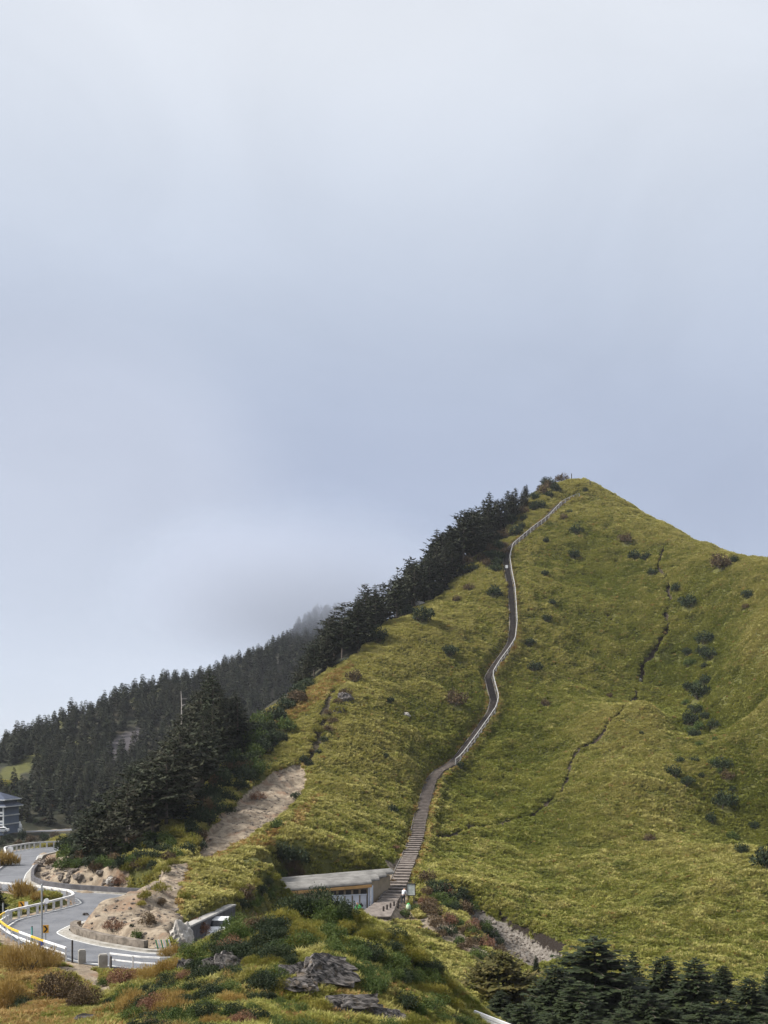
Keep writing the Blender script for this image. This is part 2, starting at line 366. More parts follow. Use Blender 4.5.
def grass_col(t, tint):
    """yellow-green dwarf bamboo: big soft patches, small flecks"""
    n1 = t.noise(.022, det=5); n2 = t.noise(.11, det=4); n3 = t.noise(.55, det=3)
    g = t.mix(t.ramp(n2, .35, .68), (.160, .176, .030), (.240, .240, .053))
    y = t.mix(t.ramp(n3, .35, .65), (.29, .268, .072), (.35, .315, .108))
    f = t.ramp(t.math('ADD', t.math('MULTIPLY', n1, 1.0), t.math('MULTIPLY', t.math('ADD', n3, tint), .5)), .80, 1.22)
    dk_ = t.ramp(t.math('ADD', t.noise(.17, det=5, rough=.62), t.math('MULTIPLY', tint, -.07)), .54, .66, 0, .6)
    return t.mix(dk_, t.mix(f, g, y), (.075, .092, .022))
t = NT('ground')
soil_c = t.mix(t.ramp(t.noise(1.2), .35, .65), (.16, .125, .09), (.29, .24, .18)); soil_c = t.mix(t.ramp(t.noise(.35), .52, .68, 0, .7), soil_c, (.20, .12, .075))
soil_c = t.mix(t.ramp(t.noise(4.5, det=2), .58, .7, 0, .75), soil_c, (.10, .085, .075))
rub_c = t.mix(t.ramp(t.noise(3, det=5, rough=.75), .38, .62), (.10, .088, .076), (.21, .19, .17))
dry_c = t.mix(t.ramp(t.noise(1.1), .35, .65), (.21, .135, .045), (.30, .22, .085))
grd = t.mix(.85, grass_col(t, .3), (.052, .052, .015))
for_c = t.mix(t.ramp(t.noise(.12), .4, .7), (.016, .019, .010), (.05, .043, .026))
c = t.mix(t.ramp(t.math('ADD', t.attr('dry'), t.math('MULTIPLY', t.math('SUBTRACT', t.noise(1.6), .5), .8)), .35, .65), grd, dry_c)
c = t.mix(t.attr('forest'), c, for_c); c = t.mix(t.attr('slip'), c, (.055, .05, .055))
c = t.mix(t.ramp(t.math('ADD', t.attr('soil'), t.math('MULTIPLY', t.math('SUBTRACT', t.noise(1.3), .5), 1.1)), .33, .6), c, soil_c)
c = t.mix(t.ramp(t.math('ADD', t.attr('rubble'), t.math('MULTIPLY', t.math('SUBTRACT', t.noise(1.8), .5), .8)), .35, .6), c, rub_c)
c = t.mix(t.ramp(t.attr('dig'), .2, .7), c, (.035, .026, .018)); c = t.mix(t.ramp(t.attr('peat'), .3, .7), c, (.018, .013, .010))
M_ground = t.out(c, .95, t.noise(2.2, det=6, rough=.7), .7, .3)

V = np.stack([GX, GY, GZ], -1).reshape(-1, 3); na, nr_ = len(az), len(rr)
i0 = (np.arange(nr_-1)[:, None]*na+np.arange(na-1)[None]).ravel()
Qd = np.stack([i0, i0+1, i0+na+1, i0+na], 1)
V = np.r_[V, [[0, 0, hz(0, .5)]]]; ci = len(V)-1
Td = np.stack([np.full(na-1, ci), np.arange(na-1), np.arange(1, na)], 1)[:, ::-1]
gm = mesh_np('terrain', V, [Qd, Td], [M_ground], None, True)
for nm, arr in (('soil', soil), ('dry', dry), ('forest', forest), ('rubble', rubble), ('dig', dig), ('slip', slip), ('peat', peat)):
    a = gm.attributes.new(nm, 'FLOAT', 'POINT'); a.data.foreach_set('value', np.r_[arr.ravel(), 0].astype(np.float32))
ground = link('terrain', gm, kind='structure')
def grid_sample(arr, x, y):
    global GZ
    k = GZ; GZ = arr; v = height_at(x, y); GZ = k; return v
# ------------------------------------------------------------------ leaf and grass materials
def leaf_mat(name, a, b, scale=.8, rnd=.35, trans=.15, extra=None):
    t = NT(name); r = t.rand(); f = t.ramp(t.noise(scale, det=3), .3, .7)
    c = t.mix(f, a, b)
    c = t.mix(t.math('MULTIPLY', r, rnd), c, extra or tuple(v*.45 for v in a))
    return t.out(c, .75, trans=trans)
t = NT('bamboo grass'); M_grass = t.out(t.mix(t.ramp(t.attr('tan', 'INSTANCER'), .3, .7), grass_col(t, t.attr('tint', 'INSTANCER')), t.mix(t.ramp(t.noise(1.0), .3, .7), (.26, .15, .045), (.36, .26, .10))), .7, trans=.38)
M_fir = leaf_mat('fir needles', (.014, .023, .011), (.030, .038, .015), .9, .5, .04, (.038, .033, .018))
M_firnear = leaf_mat('young fir needles', (.016, .026, .009), (.034, .046, .015), 1.2, .35, .06)
M_olive = leaf_mat('olive foliage', (.075, .075, .018), (.12, .095, .03), 1.2, .3, .2)
M_bark = plain('bark', (.11, .09, .075), .95, .4, 2.0)
M_snag = plain('bleached dead wood', (.36, .33, .31), .9, .3, 2.0)
M_sdark = leaf_mat('dark shrub leaves', (.020, .034, .016), (.040, .056, .022), 1.0, .4, .1)
M_sgreen = leaf_mat('green shrub leaves', (.05, .085, .022), (.10, .13, .03), 1.2, .35, .18)
M_syel = leaf_mat('yellow green shrub leaves', (.15, .155, .025), (.26, .22, .045), 1.2, .35, .22)
M_sbrown = leaf_mat('brown shrub leaves', (.075, .050, .03), (.13, .09, .045), 1.2, .35, .12)
M_sred = leaf_mat('russet shrub leaves', (.15, .075, .05), (.26, .14, .08), 1.4, .3, .15)
M_sgold = leaf_mat('straw coloured grass', (.27, .17, .045), (.38, .27, .09), 1.2, .3, .22)

# ------------------------------------------------------------------ grass clumps, scattered as one mass
def clump_mesh(seed, n=34, h=.62, r=.5, w=.075):
    g = np.random.default_rng(seed); V = []; Q = []; T = []
    for k in range(n):
        a = g.uniform(0, math.tau); rad = r*math.sqrt(g.uniform(0, 1))*.7; b = np.array([math.cos(a)*rad, math.sin(a)*rad, -.05])
        a2 = a+g.normal(0, .7); o = np.array([math.cos(a2), math.sin(a2), 0]); s = np.array([-o[1], o[0], 0])*w*g.uniform(.6, 1.2)
        hh = h*g.uniform(.55, 1.1)*(1-.35*rad/r); sp = r*g.uniform(.25, .8)
        m_ = b+o*sp*.35+np.array([0, 0, hh*.72]); tp = b+o*sp+np.array([0, 0, hh*g.uniform(.75, 1.05)])
        i = len(V); V += [b-s*.5, b+s*.5, m_+s, m_-s, tp]; Q.append((i, i+1, i+2, i+3)); T.append((i+3, i+2, i+4))
    return mesh_np('grass_clump', V, [Q, T], [M_grass])
def scatter(name, label, cat, pts, rz, sc, tint, tan, protos, kind='stuff', tilt=None):
    me = bpy.data.meshes.new(name); n = len(pts); me.vertices.add(n); me.vertices.foreach_set('co', np.asarray(pts, np.float32).ravel())
    def at(nm, ty, arr, f='value'): a = me.attributes.new(nm, ty, 'POINT'); a.data.foreach_set(f, np.asarray(arr).ravel())
    rot = np.zeros((n, 3), np.float32); rot[:, 2] = rz
    if tilt is not None: rot[:, :2] = tilt
    at('rot', 'FLOAT_VECTOR', rot, 'vector'); at('scl', 'FLOAT_VECTOR', np.asarray(sc, np.float32), 'vector')
    at('tint', 'FLOAT', np.asarray(tint, np.float32)); at('tan', 'FLOAT', np.asarray(tan, np.float32))
    at('idx', 'INT', RNG.integers(0, len(protos), n).astype(np.int32))
    o = link(name, me); tag(o, label, cat, kind=kind)
    g = bpy.data.node_groups.new(name+'_scatter', 'GeometryNodeTree')
    g.interface.new_socket('Geometry', in_out='INPUT', socket_type='NodeSocketGeometry'); g.interface.new_socket('Geometry', in_out='OUTPUT', socket_type='NodeSocketGeometry')
    N = g.nodes; gi = N.new('NodeGroupInput'); go = N.new('NodeGroupOutput'); ip = N.new('GeometryNodeInstanceOnPoints'); gt = N.new('GeometryNodeGeometryToInstance')
    for p in reversed(protos):
        oi = N.new('GeometryNodeObjectInfo'); oi.inputs['Object'].default_value = p; g.links.new(oi.outputs['Geometry'], gt.inputs[0])
    def na_(nm, ty): a = N.new('GeometryNodeInputNamedAttribute'); a.data_type = ty; a.inputs[0].default_value = nm; return a.outputs[0]
    g.links.new(gi.outputs[0], ip.inputs['Points']); g.links.new(gt.outputs[0], ip.inputs['Instance']); ip.inputs['Pick Instance'].default_value = True
    g.links.new(na_('idx', 'INT'), ip.inputs['Instance Index']); g.links.new(na_('rot', 'FLOAT_VECTOR'), ip.inputs['Rotation']); g.links.new(na_('scl', 'FLOAT_VECTOR'), ip.inputs['Scale'])
    g.links.new(ip.outputs[0], go.inputs[0])
    md = o.modifiers.new('scatter', 'NODES'); md.node_group = g
    return o
PROTO = [bpy.data.objects.new('grass_clump', clump_mesh(k)) for k in range(5)]
PROTOF = [bpy.data.objects.new('fine_grass_clump', clump_mesh(20+k, 60, .7, .5, .035)) for k in range(4)]

def sample(n, x0, x1, y0, y1):
    """points in front of the camera with density falling slowly with distance"""
    px = RNG.uniform(x0, x1, n); Y = np.sqrt(RNG.uniform(y0**2, y1**2, n)); return (px-HX)/F*Y, Y
def masks_at(x, y):
    return {k: grid_sample(v, x, y) for k, v in (('soil', soil), ('dry', dry), ('forest', forest), ('rubble', rubble), ('dig', dig), ('road', roadD), ('stair', stairD), ('slip', slip))}
def rayvis(x, y, z, lift=.8, steps=60):
    """false where the ground between hides the point from the camera"""
    ok = np.ones(len(x), bool)
    for f in np.linspace(.12, .985, steps):
        ok &= height_at(x*f, y*f) < (z+lift)*f+.02*0+1e-3
    return ok
# ------------------------------------------------------------------ conifers
def conifer(seed, h, rad, nb, ns, bare=.12, irregular=.25, droop=.18, flat=0., sw=.34, vr=.14):
    """tapered trunk with whorled limbs; every limb carries flat herringbone sprays of needles"""
    g = np.random.default_rng(seed); V = []; Q = []; tr = MB()
    lean = g.normal(0, .015, 2); zs = np.linspace(0, 1, 7)
    tp = np.c_[lean[0]*h*zs**1.5, lean[1]*h*zs**1.5, zs*h-.3*(zs == 0)]
    r0 = .017*h+.05; tr.tube(tp, r0*(1-zs*.93), 6)
    ax = lambda f: np.array([lean[0]*h*f**1.5, lean[1]*h*f**1.5, f*h])
    ntier = max(5, int(nb/6))
    for k in range(nb):
        q = (k//6+g.uniform(-.18, .18))/ntier; f = bare+(1-bare)*min(.985, max(0, q))
        prof = (1-(f-bare)/(1-bare))
        prof = prof**.8 if flat == 0 else min(1, (prof*1.9+.18))*(.65+.35*prof)
        if f < bare+.15: prof *= .75
        L = rad*prof*(1+g.normal(0, irregular))+.12*rad
        if L < .05*rad: continue
        if irregular > .3 and g.uniform() < .16: continue
        a = k*2.4+g.normal(0, .35); d = np.array([math.cos(a), math.sin(a), 0]); sd = np.array([-d[1], d[0], 0]); b = ax(f)
        up = .25*(f-.35)+g.normal(0, .06)
        P_ = lambda t: b+d*L*t+np.array([0, 0, L*(up*t-droop*t*t+.12*t**4)])
        if L > .3*rad: tr.tube([P_(0), P_(.5), P_(.92)], [r0*.22*(1-f*.6), r0*.13, .01], 3, False)
        for j in range(ns):
            t = .14+.86*(j+g.uniform(0, .8))/ns; p = P_(min(t, 1)); l = L*sw*(1.12-.75*t)*g.uniform(.7, 1.25)+.06
            for sg in (-1, 1):
                o = (sd*sg*.8+d*.62); o = o/np.linalg.norm(o); o = o+np.array([0, 0, g.normal(-.16, .2+vr)]); w = l*g.uniform(.24, .36)
                n_ = np.cross(o, (0, 0, 1)); n_ = n_/np.linalg.norm(n_)+np.array([0, 0, g.normal(0, .35+vr*2)])
                i = len(V); V += [p, p+o*l*.45+n_*w, p+o*l, p+o*l*.5-n_*w]; Q.append((i, i+1, i+2, i+3))
        o = P_(1)-P_(.8); i = len(V); p = P_(.8); w = sd*L*.08; V += [p, p+o*.6+w, p+o*1.5, p+o*.6-w]; Q.append((i, i+1, i+2, i+3))
    for k in range(14):
        f = 1-.09*g.uniform()**1.0; a = g.uniform(0, math.tau); p = ax(f); l = rad*.16*(1.05-f)*6+.05; o = np.array([math.cos(a)*l, math.sin(a)*l, l*.5]); s_ = np.array([-o[1], o[0], 0])*.3
        i = len(V); V += [p, p+o*.5+s_, p+o, p+o*.5-s_]; Q.append((i, i+1, i+2, i+3))
    return tr, (np.array(V), np.array(Q))
def tree_kind(name, mat, seed, *a, **k):
    tr, (V, Q) = conifer(seed, *a, **k)
    return (name, tr.mesh('trunk', M_bark), mesh_np('crown', V, [Q], [mat]))
KN = [tree_kind('fir_tree', M_firnear, 100+i, 8.0, 3.1, 150, 11, bare=.03, irregular=.16, droop=.14, vr=.02) for i in range(3)]
KF = [tree_kind('fir_tree', M_fir, 200+i, 10, 2.5+.3*(i % 2), 132, 8, bare=.10, irregular=.26, droop=.16, sw=.27) for i in range(4)]
KP = [tree_kind('hemlock_tree', M_fir, 300+i, 10, 2.9, 104, 9, bare=.26, irregular=.42, droop=.05, flat=1., sw=.24) for i in range(4)]
KL = [tree_kind('distant_fir_tree', M_fir, 400+i, 10, 2.5, 78, 5, bare=.06, irregular=.25, droop=.32, sw=.55) for i in range(4)]
KO = [tree_kind('bushy_young_fir_tree', M_olive, 500+i, 5, 2.6, 96, 9, bare=.02, irregular=.3, droop=-.25) for i in range(2)]
def tree(kind, x, y, h, label, group=None, wide=1., z=None, name=None):
    nm, tm, cm = kind; e = empty(name or nm, (x, y, (hz(x, y) if z is None else z)-.15), label, 'tree', group, random.uniform(0, 6.28))
    s = h/10 if nm != 'fir_tree' or kind in KF else h/8
    if kind in KO: s = h/5
    e.scale = (s*wide, s*wide, s)
    link('trunk', tm, e); link('crown', cm, e); return e
def in_forest(x, y): return grid_sample(forest, x, y) > .55
def poisson(cands, rad):
    out = []; cell = {}; 
    for p in cands:
        kx, ky = int(p[0]//rad), int(p[1]//rad)
        if any((p[0]-q[0])**2+(p[1]-q[1])**2 < rad*rad for i in (-1, 0, 1) for j in (-1, 0, 1) for q in cell.get((kx+i, ky+j), ())): continue
        cell.setdefault((kx, ky), []).append(p); out.append(p)
    return out
PXa = lambda p: HX+p[:, 0]/p[:, 1]*F
# belt along the crest left of the summit
CREST = dens([(52,334),(46.5,325),(34,298),(22,279.5),(9.5,255.5),(1.2,237),(-5,216.5),(-13,207)], .5)
belt = []
for _ in range(6000):
    i = RNG.integers(0, len(CREST)); a = CREST[i]; b = CREST[min(i+3, len(CREST)-1)]; d = b[:2]-a[:2]
    if np.linalg.norm(d) < 1e-6: continue
    d = d/np.linalg.norm(d); nrm = np.array([d[1], -d[0]]); nrm = nrm if nrm[0] < 0 else -nrm
    o = 1.2+RNG.uniform(0, 1)**1.5*17; p = a[:2]+nrm*o
    belt.append((p[0], p[1], o))
belt = poisson(belt, 3.5)
belt = [p for p in belt if not (p[1] > 318 and p[2] > 8)][:92]
SKX = [60,75,100,130,160,180,195,208,222,235,250,262,275,285,300,320,335,345,365,400,440,480,520,545,600]
SKT = [815,800,785,765,742,715,690,670,680,692,708,716,708,690,655,627,610,605,588,566,528,490,477,471,468]
def cap_height(x, y, h):
    # the crowns keep below the treeline that the wood has from the viewpoint's valley side
    top = np.interp(HX+x/y*F, SKX, SKT)+RNG.uniform(0, 16); return min(h*1.12, (HY-top)/F*y-hz(x, y))
for p in belt:
    far = min(1, max(0, (330-p[1])/25)); h = RNG.uniform(7, 13.5)*(.5+.5*far)*(1.0-.012*p[2]) + .12*p[2]
    k = KP if RNG.uniform() < .4 else KF
    h = cap_height(p[0], p[1], h)
    if h < 2.5: continue
    tree(k[RNG.integers(0, 4)], p[0], p[1], h, 'dark conifer in the dense belt behind the grassy crest left of the summit', 'conifers along the crest left of the summit', RNG.uniform(.9, 1.25))
# wood on the spur above the road
SP = [(-21.2,190),(-22,170),(-23.6,152),(-24,132),(-25,118),(-28,111),(-31,114),(-33.5,126),(-36,150),(-40,175),(-38,200),(-30,206)]
c = [(x_, y_) for x_, y_ in zip(RNG.uniform(-48, -20, 5000), RNG.uniform(108, 207, 5000)) if in_poly(np.array(x_), np.array(y_), SP)]
for p in poisson(c, 3.3):
    edge = RNG.uniform(); k = KP if edge < .45 else KF; h = RNG.uniform(6.5, 9.5)+(3.0 if p[1] > 165 and p[0] > -34 else 0)-(2.2 if p[1] < 122 else 0)
    h = cap_height(p[0], p[1], h)
    if h < 2.5: continue
    tree(k[RNG.integers(0, 4)], p[0], p[1], h, 'dark conifer in the wood on the spur above the road cutting', 'conifers on the spur above the road', RNG.uniform(.9, 1.3))
# far mountainside: the nearest ones as trees of their own, the rest as one wood
c = []
for _ in range(60000):
    px_ = RNG.uniform(-70, 345); Y = math.sqrt(RNG.uniform(300**2, 860**2)); c.append(((px_-HX)/F*Y, Y))
ca = np.array(c); fm = in_forest(ca[:, 0], ca[:, 1]) & (grid_sample(slip, ca[:, 0], ca[:, 1]) < .3) & (near_line(ca[:, 0], ca[:, 1], UR)[0] > 7)
fm &= rayvis(ca[:, 0], ca[:, 1], height_at(ca[:, 0], ca[:, 1]), 9.0)
fm &= ~((PXa(ca) > -25) & (PXa(ca) < 34) & (ca[:, 1] > 343) & (ca[:, 1] < 382))
fm &= ~((ca[:, 1] < 311) & (ca[:, 0] < -86))
c = [tuple(q) for q in ca[fm]]; far = poisson(c, 4.3)
far.sort(key=lambda p: p[1]); nfar = 125
for p in far[:nfar]:
    tree(KL[RNG.integers(0, 4)], p[0], p[1], RNG.uniform(6, 9.5), 'shadowy conifer on the lower slope of the far mountainside', 'conifers on the lower far mountainside', RNG.uniform(.9, 1.25))
rest = np.array(far[nfar:]); n = len(rest)
fp = []
for i in range(4):
    tm, cm = KL[i][1], KL[i][2]; o = bpy.data.objects.new('distant_conifer', cm); fp.append(o)
s = RNG.uniform(.5, .95, n)
scatter('far_forest', 'hazy conifer forest covering the upper far mountainside', 'forest', np.c_[rest, height_at(rest[:, 0], rest[:, 1])], RNG.uniform(0, 6.28, n), np.c_[s*RNG.uniform(1, 1.3, n), s*RNG.uniform(1, 1.3, n), s], np.zeros(n), np.zeros(n), fp)
print('belt', len(belt), 'far', len(far))
# trees one can tell apart
for px_, py_top, Y, k, w, lb in ((207,668,186,KF[1],1.15,'tall dark fir with the broad pointed crown topping the spur wood'),
    (345,602,226,KP[2],1.5,'flat topped spreading conifer standing out at the lower end of the crest belt'),
    (366,583,240,KP[0],.75,'thin lone conifer with a small tufted top rising above the crest belt'),
    (325,640,219,KP[1],1.2,'bushy layered conifer just below the flat topped tree on the crest'),
    (233,690,200,KF[2],1.2,'mid height fir beside the tallest fir on the spur'),
    (450,524,285,KF[3],1.1,'pointed fir standing clear of the crest trees above the grey boulder'),
    (437,528,284,KF[0],1.1,'shorter pointed fir left of the one above the grey boulder')):
    X = (px_-HX)/F*Y; zt = (HY-py_top)/F*Y; g0 = hz(X, Y); tree(k, X, Y, max(4, zt-g0), lb, None, w)
for px_, py_top, Y, k, w, lb in ((597,934,74,KN[0],1.9,'largest young fir among the conifers at the foot of the slope'),
    (575,978,68,KN[1],1.6,'low broad fir under the left side of the largest young fir'), (650,990,66,KN[2],1.6,'low broad fir between the two middle firs of the bottom row'), (700,1000,64,KN[0],1.6,'low broad fir under the pyramid shaped fir'),
    (558,962,71,KN[1],1.4,'dark fir leaning against the left side of the largest young fir'),
    (632,948,80,KN[2],.72,'narrow fir peeping out right behind the largest young fir'),
    (662,953,77,KN[1],1.4,'fir with dense dark top between the narrow fir and the pyramid shaped fir'),
    (694,956,71,KN[0],1.35,'pyramid shaped young fir with bare grey trunk showing low down'),
    (747,974,70,KN[2],1.4,'short fir nearest the right edge of the row at the foot of the slope'),
    (722,992,76,KN[1],.9,'low fir filling the gap beside the short right edge fir'),
    (628,985,68,KN[2],1.0,'low spreading fir in front of the largest young fir'),
    (536,953,92,KN[1],.62,'small dark conifer growing on the pale rubble slope'),
    (488,933,101,KN[0],.55,'tiny dark conifer on the left edge of the pale rubble'),
    (772,962,78,KN[0],.9,'dark fir cut by the right border of the photo')):
    X = (px_-HX)/F*Y; zt = (HY-py_top)/F*Y; g0 = hz(X, Y); tree(k, X, Y, max(1.5, zt-g0), lb, None, w)
for px_, py_top, Y, k, w, lb in ((503,950,78,KO[0],1.6,'round bushy olive brown tree beside the white railing'),(480,970,80,KO[1],1.4,'smaller olive brown bushy tree left of the round one')):
    X = (px_-HX)/F*Y; zt = (HY-py_top)/F*Y; tree(k, X, Y, max(2, zt-hz(X, Y)), lb, None, w)
for i, (px_, py_top, Y) in enumerate(((525,1000,66),(492,1008,66),(512,1002,69),(500,995,72),(552,1010,62),(590,1008,63),(622,1006,62),(672,1006,66),(718,1012,62),(740,1012,64),(765,1012,66),(618,986,78),(676,990,80),(722,998,82),(535,988,74),(764,1000,74))):
    X = (px_-HX)/F*Y; tree(KN[i % 3], X, Y, max(2.5, (HY-py_top)/F*Y-hz(X, Y)), 'low dark fir in the thicket along the bottom border between the larger firs', 'low firs along the bottom right border', 1.5)
p = hit(0, 912, 70); tree(KN[1], -29.8, 84.5, 2.9, 'dark little conifer by the left border beside the guard rail', None, 1.0)
# bleached dead trunks
def snag(px_, py0, py1, Y, label, group=None, seed=0):
    g = np.random.default_rng(seed); X = (px_-HX)/F*Y; z0 = hz(X, Y); zt = (HY-py1)/F*Y; h = max(3, zt-z0); m_ = MB()
    e = empty('dead_tree', (X, Y, z0-.2), label, 'dead tree', group)
    f = np.linspace(0, 1, 7); m_.tube(np.c_[np.cumsum(g.normal(0, .03*h/7, 7)), np.cumsum(g.normal(0, .03*h/7, 7)), f*h], (.014*h+.1)*(1-f*.8), 6); m_.build('trunk', M_snag, e)
    b = MB()
    for k in range(9):
        f_ = g.uniform(.35, .97); a = g.uniform(0, 6.28); L = g.uniform(.06, .16)*h*(1.1-f_*.6); q = np.array([0, 0, f_*h])
        b.tube([q, q+np.array([math.cos(a)*L, math.sin(a)*L, L*g.uniform(-.2, .5)])], [.05, .015], 4)
    b.build('branch_stubs', M_snag, e)
snag(182,735,690,178,'bleached leaning dead trunk sticking up at the top of the spur wood', None, 3)
snag(144,810,785,143,'pale dead trunk among the dark trees of the spur wood, upper one', None, 4)
snag(130,850,825,127,'pale dead trunk low in the spur wood above the cutting', None, 5)
snag(167,815,795,150,'thin pale dead trunk at the right side of the spur wood', None, 6)
for i, (a, b_, Y) in enumerate(((235,652,600),(272,655,570),(278,653,575),(292,640,640),(256,690,540))): snag(a, 0, b_, Y, 'thin pale dead trunk in the misty far forest', 'dead trunks in the far forest', 10+i)
snag(37,800,829,304,'small bare pale tree by the upper road beside the statue', None, 30) if False else None
# ------------------------------------------------------------------ shrubs
def shrub_mesh(seed, mat, n=900, leaf=.085, lumps=7, spiky=0., flat=.62):
    g = np.random.default_rng(seed); cs = [(0, 0, .35, .55)]
    for k in range(lumps):
        a = g.uniform(0, math.tau); d = g.uniform(.25, .75); cs.append((math.cos(a)*d, math.sin(a)*d, g.uniform(.15, .45), g.uniform(.25, .42)))
    cs = np.array(cs); w = cs[:, 3]**2; idx = g.choice(len(cs), n, p=w/w.sum())
    d = g.normal(size=(n, 3)); d[:, 2] = np.abs(d[:, 2])-.25; d /= np.linalg.norm(d, axis=1)[:, None]
    r = cs[idx, 3]*(1-.45*g.uniform(0, 1, n)**2.2)*(1+.18*g.normal(size=n)*.6)
    p = cs[idx, :3]+d*r[:, None]; p[:, 2] = np.maximum(p[:, 2]*flat/.62, -.08)
    o = d+g.normal(0, .55, (n, 3))+np.array([0, 0, spiky]); o /= np.linalg.norm(o, axis=1)[:, None]
    s = np.cross(o, g.normal(size=(n, 3))); s /= np.linalg.norm(s, axis=1)[:, None]
    L = leaf*g.uniform(.7, 1.5, n)[:, None]*(1+spiky); W = leaf*.42/(1+spiky)*g.uniform(.7, 1.3, n)[:, None]
    V = np.stack([p-o*L*.5, p+s*W, p+o*L, p-s*W], 1).reshape(-1, 3); Q = np.arange(4*n).reshape(-1, 4)
    st = MB()
    for k in range(5):
        a = g.uniform(0, 6.28); st.tube([(0, 0, -.15), (math.cos(a)*.2, math.sin(a)*.2, .18), (math.cos(a)*.45, math.sin(a)*.45, .4)], [.035, .025, .01], 4)
    return mesh_np('foliage', V, [Q], [mat]), st.mesh('stems', M_bark)
SH = {k: [shrub_mesh(700+j*10+i, m_, **kw) for i in range(3)] for j, (k, m_, kw) in enumerate((
    ('dark', M_sdark, {}), ('green', M_sgreen, {}), ('yellow', M_syel, dict(spiky=.5)), ('brown', M_sbrown, dict(leaf=.075)), ('red', M_sred, dict(leaf=.07)), ('gold', M_sgold, dict(n=1100, leaf=.13, spiky=1.3, lumps=9))))}
SHF = {k: [shrub_mesh(900+j*10+i, m_, n=3600, leaf=.045, lumps=12, **kw) for i in range(3)] for j, (k, m_, kw) in enumerate((
    ('dark', M_sdark, {}), ('green', M_sgreen, {}), ('yellow', M_syel, dict(spiky=.6)), ('brown', M_sbrown, {}), ('red', M_sred, {}), ('gold', M_sgold, dict(spiky=1.4))))}
SN = {'dark': 'dark_shrub', 'green': 'green_shrub', 'yellow': 'yellow_green_shrub', 'brown': 'brown_shrub', 'red': 'russet_shrub', 'gold': 'dry_grass_tussock'}
_ri = [0]; SHPOS = []
def shrub(kind, p, d, label, group=None, fine=False, hgt=1.):
    _ri[0] += 1; fm_, sm = (SHF if fine else SH)[kind][_ri[0] % 3]
    e = empty(SN[kind], (p[0], p[1], hz(p[0], p[1])-.05*d), label, 'shrub' if kind != 'gold' else 'grass tussock', group, _ri[0]*2.4)
    SHPOS.append((p[0], p[1], d)); s = d/1.55; e.scale = (s, s, s*hgt*1.25); link('foliage', fm_, e); link('stems', sm, e)
def sh(kind, px_, py_, w, label, group=None, ymin=66, fine=False, hgt=1.):
    p = hit(px_, py_, ymin); shrub(kind, p, w*p[1]/F, label, group, fine, hgt)
